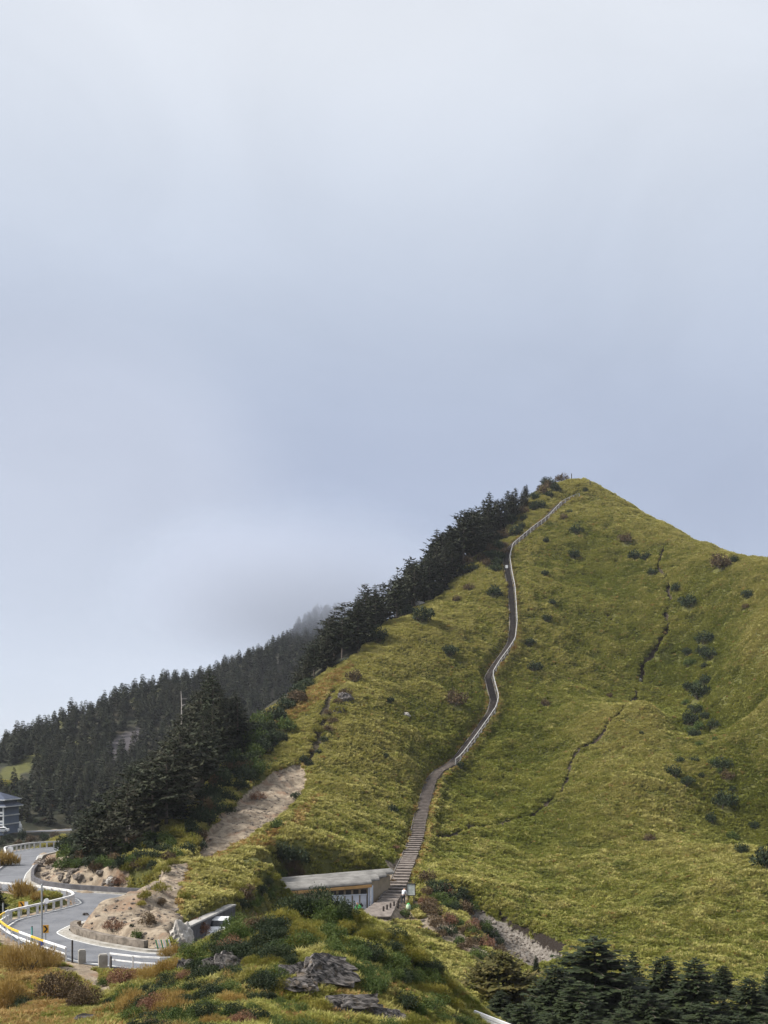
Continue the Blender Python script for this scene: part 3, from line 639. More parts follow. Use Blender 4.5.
for a in (
 ('dark',576,534,15,'broad dark bush right of the stair rail near the summit'), ('dark',573,558,13,'dark round bush on the turf below the broad bush near the summit'),
 ('brown',563,520,10,'brownish bush just under the last bend of the stair rail'), ('dark',570,514,7,'small dark bush under the top end of the stair rail'),
 ('dark',585,492,7,'little dark bush on the bare turf just below the summit'), ('brown',563,481,14,'scrubby brown bush on the rounded summit beside the marker post'), ('dark',550,487,14,'dark scrub between the last crest trees and the summit'),
 ('dark',546,543,9,'small dark bush under the diagonal stretch of upper rail'), ('dark',544,576,9,'round dark bush halfway down the upper slope right of the stairs'),
 ('dark',552,606,10,'dark bush right of the long straight flight, upper of two'), ('dark',547,622,12,'dark bush right of the long straight flight, lower of two'), ('dark',529,646,12,'dark bush close to the lower bend of the straight flight'),
 ('brown',626,544,17,'tall brown bush standing alone under the right hand skyline'), ('dark',635,559,14,'dark bush below the tall brown bush'), ('dark',646,560,12,'dark bush touching the one below the tall brown bush'), ('dark',651,575,10,'dark bush beside the upper eroded crease'),
 ('dark',676,591,12,'dark bush at the foot of the upper eroded crease'), ('dark',689,607,20,'long low dark bush at the head of the gully'), ('brown',721,570,24,'big dark brown thicket under the skyline far right'), ('dark',733,563,12,'dark bush joined to the right of the brown thicket'),
 ('dark',749,598,13,'dark bush on the right flank below the brown thicket'), ('brown',745,610,9,'brown bush under the dark bush on the right flank'),
 ('dark',704,644,19,'large dark bush in the upper gully'), ('dark',688,656,12,'round dark bush on the left lip of the upper gully'), ('dark',711,659,16,'low dark bush just under the large upper gully bush'), ('dark',705,685,16,'dark bush in the middle of the gully'),
 ('dark',699,699,24,'widest dark bush in the middle of the gully'), ('dark',691,709,7,'tiny dark bush below the widest gully bush'), ('dark',690,725,22,'dark bush on the spur side of the mid gully'), ('dark',693,738,14,'dark bush hanging below the spur side bush'),
 ('dark',680,763,10,'small dark bush at the top of the spur shoulder cluster'), ('dark',674,777,18,'big dark bush on the spur shoulder'), ('dark',686,786,15,'dark bush low right in the spur shoulder cluster'),
 ('dark',720,769,18,'dark bush at the top of the lower gully'), ('brown',726,781,15,'brownish bush in the lower gully'), ('dark',732,792,9,'small dark bush under the brownish gully bush'), ('dark',722,808,24,'wide dark bush filling the lower gully'),
 ('dark',711,822,15,'dark bush on the left bank of the lower gully'), ('dark',755,829,12,'dark bush alone on the grass by the right border'), ('green',731,840,13,'green bush near the bottom of the gully'), ('dark',741,853,16,'rounded dark bush left of the large dark tree at the right border'),
 ('brown',648,842,13,'faint brown bush alone in the wide lower turf'), ('brown',609,698,8,'small brown bush on the open turf between stairs and crease'), ('dark',641,735,6,'tiny dark bush on the turf below the dark crease'),
 ('dark',489,560,13,'dark bush left of the stairs below the upper bend'), ('dark',497,572,12,'dark bush against the left edge of the upper stairs'), ('dark',494,597,18,'wide dark bush left of the straight flight'), ('brown',470,591,12,'reddish brown bush on the slope left of the stairs'),
 ('brown',456,602,10,'reddish brown bush nearer the crest left of the stairs'), ('dark',437,598,11,'dark bush just below the grey crest boulder'), ('dark',421,622,24,'broad dark scrub patch under the crest trees'), ('dark',408,616,16,'dark scrub beside the pale crest stone'),
 ('dark',378,642,24,'flat dark scrub on the peak of the lower crest'), ('dark',449,656,16,'dark bush in the middle of the left slope'), ('dark',445,652,9,'small dark bush above the one in the middle of the left slope'), ('brown',454,706,24,'large round brown bush left of the stairs'),
 ('dark',390,703,10,'small dark bush left of the large brown bush'), ('dark',533,671,15,'dark bush right of the stairs, below the straight flight'), ('brown',545,706,10,'small brown bush right of the middle stairs'), ('dark',461,768,10,'dark bush tucked under the stair corner'),
 ('dark',392,813,13,'dark bush in the turf left of the lowest plank flight'), ('dark',385,758,9,'little dark bush on the left slope above the lowest flight'),
 ('dark',298,800,13,'dark bush on the right edge of the landslip'), ('dark',228,814,15,'dark bush on the left edge of the landslip'), ('green',214,815,12,'green bush by the left edge of the landslip'), ('red',258,800,14,'reddish scrub inside the upper landslip'),
 ('green',276,829,16,'yellowish low bush under the landslip'), ('brown',355,682,18,'grey brown scrub on the rocky left edge of the turf'), ('brown',347,697,14,'grey brown scrub lower on the rocky left edge'),
 ('dark',770,868,36,'very dark tall bush cut by the right border'),
): sh(*a, ymin=95)
LF = 'dark shrubs on the left flank above the landslip'
for px_, py_, w in ((297,700,24),(285,712,20),(276,722,24),(262,735,24),(250,752,32),(236,768,28),(222,785,26),(268,748,26),(210,800,24),(254,775,22),(200,822,26),(240,790,18),(192,838,22),(310,688,16),(216,806,18),(280,742,16),(232,748,22)):
    sh('dark' if (px_+py_) % 3 else 'green', px_, py_, w, 'shrub in the thicket on the left flank above the landslip', LF, 105)
for a in (
 ('yellow',145,900,15,'yellow bush low on the sandy nose, leftmost of the upper pair'), ('yellow',161,892,16,'yellow bush beside the sandy track, right of the upper pair'), ('yellow',141,907,10,'small yellow bush under the upper pair on the sandy nose'), ('yellow',150,882,14,'yellow tuft on the top rim of the sandy nose'), ('yellow',165,873,14,'yellow bush at the head of the sandy track'),
 ('yellow',172,866,12,'yellow bush at the tip of the turf above the sandy track'),
 ('brown',162,906,12,'olive bush in the middle of the sandy nose'), ('brown',147,925,19,'largest olive brown bush on the sandy nose'), ('red',113,931,19,'reddish bush above the stone kerb wall'), ('green',138,938,13,'flat green bush above the right end of the stone kerb wall'), ('dark',132,927,5,'tiny dark tuft on the sandy nose'), ('yellow',186,900,12,'yellow bush at the edge of the turf above the dark wall'),
 ('gold',24,899,24,'rounded brown gold bush between the two legs of guard rail'), ('gold',38,901,12,'smaller gold bush next to the rounded one between the rails'), ('yellow',53,899,11,'yellow tuft inside the tip of the guard rail'), ('gold',6,866,20,'golden grass bank inside the far guard rail bend'),
 ('green',62,870,20,'bright green bush at the foot of the spur wood'), ('green',78,868,15,'green bush beside the bright green one on the cutting'), ('brown',95,873,18,'brown scrub on the rock cutting'), ('green',110,868,14,'pale green bush above the grey boulder of the cutting'), ('red',122,884,15,'rust red bracken at the right end of the cutting'), ('brown',50,866,14,'brown scrub at the left tip of the cutting'), ('yellow',128,872,14,'yellow bush at the join of cutting and sandy nose'),
 ('brown',430,882,18,'brown scrub right of the stairs foot, nearest the planks'), ('dark',446,893,20,'dark green scrub right of the notice board'), ('brown',464,915,22,'brown scrub in the hollow under the scarp'), ('green',452,908,16,'green scrub in the hollow under the scarp'), ('red',447,925,18,'reddish scrub on the earth bank below the notice board'), ('dark',478,944,14,'dark bush at the bottom of the earth bank'), ('brown',428,896,16,'brown scrub beside the notice board'), ('green',437,903,16,'green scrub below the notice board'), ('brown',470,935,18,'brown scrub beside the tiny dark conifer'),
 ('green',405,918,14,'green scrub behind the row of short posts'), ('green',416,912,12,'green scrub right of the row of short posts'), ('brown',393,884,8,'brown scrub under the scalloped roof edge'), ('dark',386,889,9,'dark shrub in the shade behind the vaulted building'), ('yellow',358,868,14,'yellow bush at the back of the vaulted roof'), ('dark',282,862,26,'dark strip of scrub behind the vaulted roof, left piece'), ('dark',300,866,24,'dark strip of scrub behind the vaulted roof, right piece'),
 ('dark',375,775,6,'tiny dark tuft on the left slope'), ('red',395,850,8,'russet tuft beside the eroded strip left of the planks'),
): sh(*a)
# far bank under the upper road
for i, (px_, py_, w) in enumerate(((8,842,12),(30,844,14),(44,841,13),(56,838,10),(2,846,10),(18,846,10))): sh('brown' if i % 2 else 'dark', px_, py_, w, 'dull brown scrub on the bank below the upper road', 'scrub on the bank below the upper road', 260)
sh('dark',21,842,9,'dark cone shaped bush below the white statue',None,260,False,2.2)
def cluster(n, poly, kinds, w0, w1, label, group, ymin, sep):
    q = np.array(poly); c_ = [(a, b) for a, b in zip(RNG.uniform(q[:, 0].min(), q[:, 0].max(), n*12), RNG.uniform(q[:, 1].min(), q[:, 1].max(), n*12)) if in_poly(np.array(a), np.array(b), poly)]
    for i, (a, b) in enumerate(poisson(c_, sep)[:n]): sh(kinds[i % len(kinds)], a, b, RNG.uniform(w0, w1), label, group, ymin)
cluster(34, [(418,898),(440,882),(470,905),(500,945),(505,965),(470,960),(440,940)], ('brown','green','dark','brown','green','dark','red'), 12, 20, 'scrubby bush in the hollow between the stairs foot and the scarp', 'scrub in the hollow below the scarp', 92, 7)
cluster(30, [(60,850),(72,838),(110,850),(150,840),(135,872),(100,872),(64,868)], ('dark','green','brown','dark'), 14, 24, 'low bush at the foot of the spur wood above the rock cutting', 'bushes at the foot of the spur wood', 96, 8)
cluster(26, [(488,545),(505,530),(535,500),(552,484),(560,492),(535,515),(508,545),(500,570),(492,580)], ('dark','brown','dark'), 9, 16, 'low dark scrub beside the upper stairs below the summit', 'scrub beside the upper stairs', 200, 6)
cluster(16, [(445,560),(470,556),(485,550),(500,548),(495,565),(465,575)], ('dark','brown'), 9, 15, 'low dark scrub around the grey ribbed boulder on the crest', 'scrub round the crest boulder', 200, 6)
cluster(22, [(232,890),(290,870),(300,880),(262,905),(240,912)], ('brown','green','yellow','dark'), 12, 20, 'scrubby bush between the dark wall and the vaulted roof', 'scrub between wall and vaulted roof', 80, 7)
cluster(16, [(300,760),(320,722),(340,695),(350,700),(328,735),(310,775)], ('brown','dark','yellow'), 7, 14, 'scrub along the rocky left edge of the turf', 'scrub along the rocky turf edge', 150, 6)
cluster(20, [(690,630),(715,650),(705,700),(725,760),(745,815),(725,820),(690,760),(680,700)], ('dark','green'), 7, 15, 'small dark bush scattered down the gully', 'small bushes down the gully', 150, 9)
cluster(46, [(165,862),(185,835),(205,800),(240,750),(285,700),(318,684),(290,725),(262,768),(215,818),(190,850)], ('dark','dark','green','dark','brown'), 15, 27, 'shrub in the thicket on the left flank above the landslip', LF, 105, 8)
cluster(24, [(118,868),(140,845),(200,835),(205,850),(175,866),(140,876)], ('dark','green','dark','brown','yellow'), 13, 22, 'bush on the slope between the spur wood and the sandy nose', 'bushes between spur wood and sandy nose', 96, 7)
cluster(20, [(0,788),(40,778),(55,800),(50,822),(24,826),(24,800),(0,795)], ('dark','brown','green'), 6, 11, 'dull scrub on the far slope behind the lodge', 'scrub behind the lodge', 300, 4)
# foreground
for a in (
 ('gold',28,972,46,'big straw coloured grass tussock at the roadside left'), ('gold',8,966,34,'straw tussock touching the left border below the guard rail'), ('gold',12,1000,40,'long straw grass mound at the lower left border'), ('gold',50,968,26,'straw tussock next to the pale footpath'),
 ('brown',62,1002,46,'wide dark brown bush below the pale footpath'), ('brown',84,1008,34,'brown bush at the right of the wide dark brown bush'), ('dark',48,984,16,'dark green bush between straw tussock and brown bush'), ('yellow',70,984,20,'olive bush at the bend of the pale footpath'), ('dark',22,1010,22,'dark bush inside the straw grass mound'),
 ('red',122,986,28,'reddish bush beside the white railing end'), ('green',104,986,14,'low green bush at the fork of the footpath'), ('gold',128,1012,34,'orange straw tussock at the lower left of the knoll'), ('gold',150,982,26,'straw grass spilling down the left edge of the knoll'), ('gold',172,958,22,'straw grass near the road edge on the knoll'),
 ('dark',112,1006,16,'dark bush beside the orange straw tussock'), ('red',196,936,26,'russet grass on the top left shoulder of the knoll'), ('red',232,952,26,'russet bracken in front of the grey knoll rocks'),
 ('dark',318,917,46,'dark evergreen bush crowning the knoll before the vaulted building'), ('dark',296,919,40,'dark evergreen bush left of the crowning one'), ('dark',338,920,36,'dark evergreen bush right of the crowning one'), ('brown',258,934,30,'brown bush on the knoll top above the white van'), ('dark',270,936,34,'dark bush below the brown bush on the knoll top'), ('dark',392,944,26,'dark bush on the right shoulder of the knoll'), ('dark',404,952,22,'dark bush lower on the right shoulder of the knoll'), ('green',238,934,32,'green bush hiding the lower part of the white car'), ('dark',224,944,26,'dark bush on the left top of the knoll before the white car'), ('dark',276,962,34,'dark evergreen bush left of the large layered rock'), ('green',300,952,34,'green bush growing over the top of the large layered rock'), ('green',372,996,30,'green bush between the two lower outcrop rocks'), ('dark',404,1010,30,'dark bush at the right end of the outcrop'), ('dark',350,938,18,'dark bush in the bright grass of the knoll'),
): sh(*a, ymin=26, fine=True)
kn = [(a, b) for a, b in zip(RNG.uniform(125, 470, 3000), RNG.uniform(905, 1040, 3000))]
kn = poisson([q for q in kn if q[0] < 270], 10)+poisson([q for q in kn if q[0] >= 270], 12); cnt = 0
for a, b in kn:
    edge = np.interp(a, [125, 200, 260, 340, 380, 430, 470], [1000, 950, 925, 905, 925, 965, 1010])
    if b < edge+4: continue
    if (282 < a < 350 and 968 < b < 1005) or (325 < a < 405 and 992 < b < 1030): continue
    if a < 250: k, l, g_ = [('green', 'green juniper bush on the left half of the knoll', 'green bushes on the left half of the knoll'), ('dark', 'dark juniper bush on the left half of the knoll', 'dark bushes on the left half of the knoll'), ('gold', 'straw tussock among the junipers of the knoll', 'straw tussocks among the junipers of the knoll'), ('red', 'russet dwarf bush among the junipers of the knoll', 'russet dwarf bushes on the knoll')][RNG.choice(4, p=[.42, .42, .11, .05])]
    else: k, l, g_ = [('yellow', 'bright yellow green bamboo bush on the right half of the knoll', 'yellow green bushes on the right half of the knoll'), ('green', 'green bush on the right half of the knoll', 'green bushes on the right half of the knoll'), ('dark', 'dark bush on the right half of the knoll', 'dark bushes on the right half of the knoll')][RNG.choice(3, p=[.42, .36, .22])]
    sh(k, a, b, RNG.uniform(18, 34), l, g_, 26, True, RNG.uniform(.75, 1.1)); cnt += 1
print('knoll shrubs', cnt)

# ------------------------------------------------------------------ rocks
t = NT('schist'); lay = t.noise(2.0, t.obj(), 8, .7, (1.1, 5.5, 3.2)); c = t.mix(t.ramp(lay, .40, .60), (.03, .027, .026), (.22, .20, .19)); c = t.mix(t.ramp(t.noise(2.3, t.obj(), 4), .55, .72, 0, .6), c, (.20, .15, .10)); M_rock = t.out(c, .9, lay, 1., .22)
t = NT('pale stone'); n_ = t.noise(3, t.obj(), 6, .7); M_pale = t.out(t.mix(t.ramp(n_, .3, .7), (.27, .25, .23), (.50, .47, .43)), .9, n_, .8, .05)
M_cut = plain('broken brown rock', (.135, .115, .098), .95, .5, 2.)
def rock(name, p, size, label, mat, seed, rz=0, tilt=0, strata=.0, sub=4, group=None, sink=-.12):
    bm = bmesh.new(); bmesh.ops.create_icosphere(bm, subdivisions=sub, radius=.5)
    co = np.array([v.co[:] for v in bm.verts]); n_ = fbm(co[:, 0]*2.6+seed, co[:, 1]*2.6+co[:, 2]*1.9, seed, 4); n2 = fbm(co[:, 0]*7+co[:, 2]*5, co[:, 1]*7+seed, seed+3, 3)
    q_ = co[:, 1]*7.5+co[:, 2]*3.+n_*2.2+seed; s = (q_-np.floor(q_))*strata*2.4; n3 = np.abs(fbm(co[:, 0]*5+seed, co[:, 1]*11+co[:, 2]*5, seed+9, 4)); k = 1+.55*n_+.2*n2+s-.35*n3
    for v, q in zip(bm.verts, co*k[:, None]): v.co = q
    me = bpy.data.meshes.new(name); bm.to_mesh(me); bm.free(); me.materials.append(mat)
    for f in me.polygons: f.use_smooth = False
    me.transform(Matrix.Diagonal((*size, 1))); me.transform(Euler((tilt, 0, rz)).to_matrix().to_4x4())
    o = link(name, me, None, (p[0], p[1], p[2]-size[2]*sink)); tag(o, label, 'rock', group); return o
def slabs(name, p, size, label, mat, seed, rz):
    """one outcrop: a pack of tilted, broken schist plates"""
    g = np.random.default_rng(seed+40); bm = bmesh.new(); n_ = 24
    base = Euler((.95+g.normal(0, .08), .22, rz)).to_matrix(); nrm = base @ Vector((0, 0, 1))
    bm.free(); pk = MB()
    for q in range(n_):
        u = (q-(n_-1)/2)/n_; L = g.uniform(.45, 1.05)*(1-.5*abs(u)); W = g.uniform(.4, .85)*(1-.4*abs(u)); T = g.uniform(.035, .085)
        b_ = bmesh.new(); bmesh.ops.create_cube(b_, size=1.); bmesh.ops.subdivide_edges(b_, edges=b_.edges[:], cuts=4, use_grid_fill=True)
        M_ = np.array(Euler((.95+g.normal(0, .10), .22+g.normal(0, .14), rz+g.normal(0, .12))).to_matrix()); o_ = np.array(nrm)*u*.95+np.array([g.normal(0, .13), g.normal(0, .10), g.normal(.02, .07)])
        b_.verts.index_update(); co = np.array([v.co[:] for v in b_.verts]); fc = [[v.index for v in f.verts] for f in b_.faces]; b_.free(); co = co*(1-.35*np.abs(co[:, [1, 0, 2]]))
        d_ = np.c_[fbm(co[:, 0]*3+q*7, co[:, 1]*3+seed, q, 3), fbm(co[:, 0]*3+q*3, co[:, 1]*3+9, q+5, 3), fbm(co[:, 0]*2.5+q, co[:, 1]*2.5, q+9, 3)]
        co = co*[L, W, T]+d_*[.14, .14, .035]+np.c_[np.zeros(len(co)), np.zeros(len(co)), fbm(co[:, 0]*9+q, co[:, 1]*9, q+3, 2)*.02]; pk.add(co@M_.T+o_, [f for f in fc if len(f) == 4], [f for f in fc if len(f) == 3])
    me = pk.mesh(name, mat); me.transform(Matrix.Diagonal((*size, 1)))
    o = link(name, me, None, (p[0], p[1], p[2]-size[2]*.02)); tag(o, label, 'rock'); return o
for px_, py_, sz, lb, sd, rz in ((318,982,(3.0,2.2,2.1),'large grey layered rock at the centre of the knoll',1,.5),(352,1012,(2.6,1.7,1.5),'grey layered rock below and right of the large one',2,.4),(380,1020,(2.0,1.5,1.2),'smaller layered rock at the lower right of the outcrop',3,.5),
    (292,990,(1.5,1.2,1.0),'low rock at the left foot of the large layered rock',9,.2),(226,968,(1.9,1.3,1.5),'grey rock showing through russet grass left of centre',4,.6),(186,972,(1.1,.9,1.3),'narrow dark rock near the left edge of the knoll',5,.3),(90,1023,(1.7,1.1,.7),'rounded grey rock at the bottom border left',7,.2)):
    slabs('layered_rock', hit(px_, py_, 26), (sz[0]*.8, sz[1]*.85, sz[2]*.85), lb, M_rock, sd, rz)
for px_, py_, w, lb, mt in ((458,565,26,'grey ribbed boulder on the crest beside the belt of trees',M_rock),(420,607,10,'pale stone beside the dark scrub of the crest',M_pale),(406,716,8,'small pale boulder alone on the left slope',M_pale),(640,681,4,'pale stone at the foot of the dark crease',M_pale),(111,884,11,'grey upright boulder on the rock cutting',M_pale),(86,916,6,'small dark stone on the edge of the road',M_rock),(345,700,16,'dark outcrop on the rocky left edge of the turf',M_rock),(338,712,12,'lower dark outcrop on the rocky left edge of the turf',M_rock)):
    p = hit(px_, py_, 66); s = w*p[1]/F; rock('boulder', p, (s, s*.8, s*.75), lb, mt, px_ % 23, .4, .3, .03, 4)
cp_ = 'stones on the rock cutting'
for i in range(30):
    px_ = RNG.uniform(34, 128); py_ = np.interp(px_, [34, 60, 120], [872, 880, 890])-RNG.uniform(-2, 14); p = hit(px_, py_, 92)
    s = RNG.uniform(.35, .95); rock('cutting_rock', p, (s, s*.8, s*.7), 'broken brown grey rock on the cutting beside the upper bend', M_cut, i, i, .3, .03, 3, cp_)
print('rocks done')
SHA = np.array(SHPOS)
def clear_of_shrubs(x, y, k):
    ok = np.ones(len(x), bool)
    for a, b, d in SHA:
        m_ = (np.abs(x-a) < d) & (np.abs(y-b) < d); ok[m_] &= (x[m_]-a)**2+(y[m_]-b)**2 > (k*d)**2
    return ok
# the big slope: Y 64..345, plus the knoll in front
x, y = sample(720000, -90, 860, 64, 350)
z = height_at(x, y); m = masks_at(x, y)
keep = (m['soil'] < .35) & (m['forest'] < .4) & (m['rubble'] < .3) & (m['road'] > .7) & (m['stair'] > 1.2) & (m['dig'] < .45) & (grid_sample(peat, x, y) < .6)
keep &= ~in_poly(x, y, np.array([(-13.5,106),(-1.5,110.3),(1.5,118.5),(2,120.5),(-1,121),(-11,117.5)]))
keep &= clear_of_shrubs(x, y, .36)
keep &= RNG.uniform(0, 1, len(x)) < np.clip(.7+.9*(1-y/345), .4, 1)
x, y, z = x[keep], y[keep], z[keep]; ok = rayvis(x, y, z); x, y, z = x[ok], y[ok], z[ok]
m = masks_at(x, y); n = len(x)
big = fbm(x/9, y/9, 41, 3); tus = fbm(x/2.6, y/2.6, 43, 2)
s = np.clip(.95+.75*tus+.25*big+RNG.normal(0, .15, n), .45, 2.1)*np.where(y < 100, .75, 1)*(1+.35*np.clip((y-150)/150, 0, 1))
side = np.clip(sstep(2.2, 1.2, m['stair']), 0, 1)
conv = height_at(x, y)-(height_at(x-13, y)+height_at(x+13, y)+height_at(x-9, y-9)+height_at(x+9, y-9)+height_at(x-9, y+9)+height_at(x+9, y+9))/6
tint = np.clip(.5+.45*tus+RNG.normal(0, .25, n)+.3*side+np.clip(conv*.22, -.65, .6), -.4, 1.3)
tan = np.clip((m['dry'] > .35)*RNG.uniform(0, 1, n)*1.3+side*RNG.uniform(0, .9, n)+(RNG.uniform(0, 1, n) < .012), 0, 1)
tl = np.c_[RNG.normal(0, .25, n)+.2, RNG.normal(0, .25, n)]
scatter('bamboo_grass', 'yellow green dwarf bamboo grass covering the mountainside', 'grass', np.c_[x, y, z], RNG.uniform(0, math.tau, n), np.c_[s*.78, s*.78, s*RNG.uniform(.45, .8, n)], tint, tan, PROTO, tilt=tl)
print('grass', n)
# knoll and front mound: finer
x, y = sample(60000, -120, 560, 26, 66); q_ = (HX+x/y*F > 250) | (HX+x/y*F < 110) | (RNG.uniform(0, 1, len(x)) < .5); x, y = x[q_], y[q_]
z = height_at(x, y); m = masks_at(x, y)
keep = (m['soil'] < .3) & (m['road'] > .8) & clear_of_shrubs(x, y, .3); x, y, z = x[keep], y[keep], z[keep]; ok = rayvis(x, y, z); x, y, z = x[ok], y[ok], z[ok]; m = masks_at(x, y); n = len(x)
tus = fbm(x/1.6, y/1.6, 47, 2); s = .62*np.clip(.62+.4*tus+RNG.normal(0, .1, n), .3, 1.2)
ppx = HX+x/y*F
goldside = np.clip(sstep(200, 120, ppx)*.35+m['dry']*.9, 0, 1)
tint = np.clip(.55+.45*tus+RNG.normal(0, .25, n), 0, 1.2); tan = ((RNG.uniform(0, 1, n)+.5*fbm(x/2.2, y/2.2, 51, 2)) < goldside*.8).astype(float)
scatter('knoll_grass', 'mixed green and straw yellow grass on the near knoll and mound', 'grass', np.c_[x, y, z], RNG.uniform(0, math.tau, n), np.c_[s, s, s*RNG.uniform(.7, 1.2, n)], tint, tan, PROTOF, tilt=np.c_[RNG.normal(0, .2, n), RNG.normal(0, .2, n)])
print('knoll grass', n)


# loose stones on the bare earth
def stone_mesh(seed):
    bm = bmesh.new(); bmesh.ops.create_icosphere(bm, subdivisions=2, radius=.5); g = np.random.default_rng(seed)
    for v in bm.verts: v.co = Vector(v.co)*(1+g.normal(0, .13)); v.co.z *= .65
    me = bpy.data.meshes.new('loose_stone'); bm.to_mesh(me); bm.free(); me.materials.append(M_cut); return me
PS = [bpy.data.objects.new('loose_stone', stone_mesh(k)) for k in range(4)]
x, y = sample(150000, 20, 580, 66, 175); m = masks_at(x, y); w_ = np.maximum(m['soil'], m['rubble']*1.5)
keep = (w_ > .5) & (m['road'] > .5) & (m['stair'] > 1.2) & (RNG.uniform(0, 1, len(x)) < .04+.5*(m['rubble'] > .4)+.12*(fbm(x/2.2, y/2.2, 91, 2) > .15)); x, y = x[keep], y[keep]; z = height_at(x, y); ok = rayvis(x, y, z); x, y, z = x[ok], y[ok], z[ok]; n = len(x)
s = np.exp(RNG.normal(-1.75, .5, n)); s = np.clip(s, .06, .7)
scatter('loose_stones', 'loose brown grey stones strewn over the bare earth scars', 'stones', np.c_[x, y, z], RNG.uniform(0, 6.28, n), np.c_[s, s*RNG.uniform(.6, 1, n), s*RNG.uniform(.7, 1.1, n)], np.zeros(n), np.zeros(n), PS)
print('stones', n)
# ------------------------------------------------------------------ road, kerbs, markings
t = NT('asphalt'); n_ = t.noise(.6, det=5); n2 = t.noise(9, det=3); M_asph = t.out(t.mix(t.ramp(n2, .35, .7), t.mix(t.ramp(n_, .35, .65), (.085, .093, .11), (.14, .148, .168)), (.15, .15, .155)), .8, n2, .3, .02)
t = NT('kerb concrete'); M_kerb = t.out(t.mix(t.ramp(t.noise(2.), .35, .65), (.24, .225, .20), (.33, .315, .29)), .85)
M_line = plain('white road paint', (.6, .6, .58), .7, .25, 4.)
M_white = plain('white painted steel', (.72, .72, .73), .5, .14, 3.)
M_whitec = plain('white painted concrete', (.62, .61, .60), .8, .25, 3.)
M_yel = plain('yellow paint', (.62, .42, .05), .55, .2, 4.)
M_dark = plain('dark weathered wood', (.05, .042, .038), .9, .3, 4.)
M_grey = plain('galvanised grey', (.30, .31, .32), .55, .15, 3., .3)
M_black = plain('black paint', (.018, .017, .017), .6, .1, 3.)
M_orange = plain('amber reflective sheet', (.72, .36, .05), .5, .15, 4.)
M_conc = plain('grey concrete', (.30, .29, .275), .9, .3, 1.2)
M_stonew = plain('dark stone wall', (.085, .082, .088), .9, .4, 1.5)
M_teal = plain('teal paint', (.08, .30, .28), .6, .15, 3.)
M_blue = plain('blue paint', (.05, .10, .35), .6, .15, 3.)
def strip(name, A, B, mat, up=0., **props):
    A = np.array(A, float); B = np.array(B, float); n = len(A); m_ = 6
    V = np.concatenate([A*(1-k/m_)+B*k/m_ for k in range(m_+1)]); V[:, 2] += up
    Q = [(k*n+i, k*n+i+1, (k+1)*n+i+1, (k+1)*n+i) for k in range(m_) for i in range(n-1)]
    a, b, c_ = V[Q[0][0]], V[Q[0][1]], V[Q[0][3]]
    if np.cross(b-a, c_-a)[2] < 0: Q = [q[::-1] for q in Q]
    return link(name, mesh_np(name, V, [Q], [mat], None, True), **props)
def off(L, d):
    L = np.array(L, float); T = np.gradient(L[:, :2], axis=0); T /= np.linalg.norm(T, axis=1)[:, None]+1e-9
    o = L.copy(); o[:, 0] += -T[:, 1]*d; o[:, 1] += T[:, 0]*d; return o
strip('road', RA, RB, M_asph, 0, kind='structure')
tt = off(UR, 3.0), off(UR, -3.0); strip('upper_road', tt[0], tt[1], M_asph, .0, kind='structure')
def edge_in(A, B, d):
    v = B-A; v = v/np.linalg.norm(v[:, :2], axis=1)[:, None]; q = A+v*d; q[:, 2] = A[:, 2]; return q
eA = edge_in(RA, RB, .35), edge_in(RA, RB, .5); strip('road_edge_line', eA[0], eA[1], M_line, .006, kind='structure')
eB = edge_in(RB, RA, .55), edge_in(RB, RA, .68); strip('road_edge_line', eB[0], eB[1], M_line, .006, kind='structure')
# pale kerb with a real step along the inner edge
kb = MB(); i_ = edge_in(RB, RA, .12); o_ = edge_in(RB, RA, -.35); n = len(i_)
V = np.concatenate([i_+[0, 0, -.1], i_+[0, 0, .12], o_+[0, 0, .12], o_+[0, 0, -.1]]); Q = [(k*n+i, k*n+i+1, (k+1)*n+i+1, (k+1)*n+i) for k in range(3) for i in range(n-1)]
kerb = link('kerb', mesh_np('kerb', V, [Q], [M_kerb]), kind='structure')
gut = edge_in(RB, RA, .13), edge_in(RB, RA, .5); strip('gutter', gut[0], gut[1], M_kerb, .004, kind='structure')
# dark drain wall at the foot of the cutting, stone wall round the sandy nose
def wallrun(name, line, h, w, mat, label, cat, capm=None):
    line = np.array(line); e = empty(name, tuple(line[0]), label, cat); L = line-line[0]; a = off(L, w/2); b = off(L, -w/2); n = len(L)
    hh = np.array(h)*np.ones(n)
    V = np.concatenate([a-[0, 0, .6], a+np.c_[np.zeros((n, 2)), hh], b+np.c_[np.zeros((n, 2)), hh], b-[0, 0, .6]]); Q = [(k*n+i, k*n+i+1, (k+1)*n+i+1, (k+1)*n+i) for k in range(3) for i in range(n-1)]
    Q += [(0, n, 2*n, 3*n), (4*n-1, 3*n-1, 2*n-1, n-1)]
    link('body', mesh_np('body', V, [Q], [mat]), e)
    if capm:
        a2 = off(L, w/2+.08); b2 = off(L, -w/2-.08); z0 = np.c_[np.zeros((n, 2)), hh+.003]; z1 = np.c_[np.zeros((n, 2)), hh+.13]
        V = np.concatenate([a2+z0, a2+z1, b2+z1, b2+z0]); Q = [(k*n+i, k*n+i+1, ((k+1) % 4)*n+i+1, ((k+1) % 4)*n+i) for k in range(4) for i in range(n-1)]+[(0, n, 2*n, 3*n), (4*n-1, 3*n-1, 2*n-1, n-1)]
        link('coping', mesh_np('coping', V, [Q], [capm]), e)
    return e
ir = lambda y0, y1, L=RB: L[(np.arange(len(L)) >= y0) & (np.arange(len(L)) <= y1)]
def idx_near(L, x, y): return int(((L[:, 0]-x)**2+(L[:, 1]-y)**2).argmin())
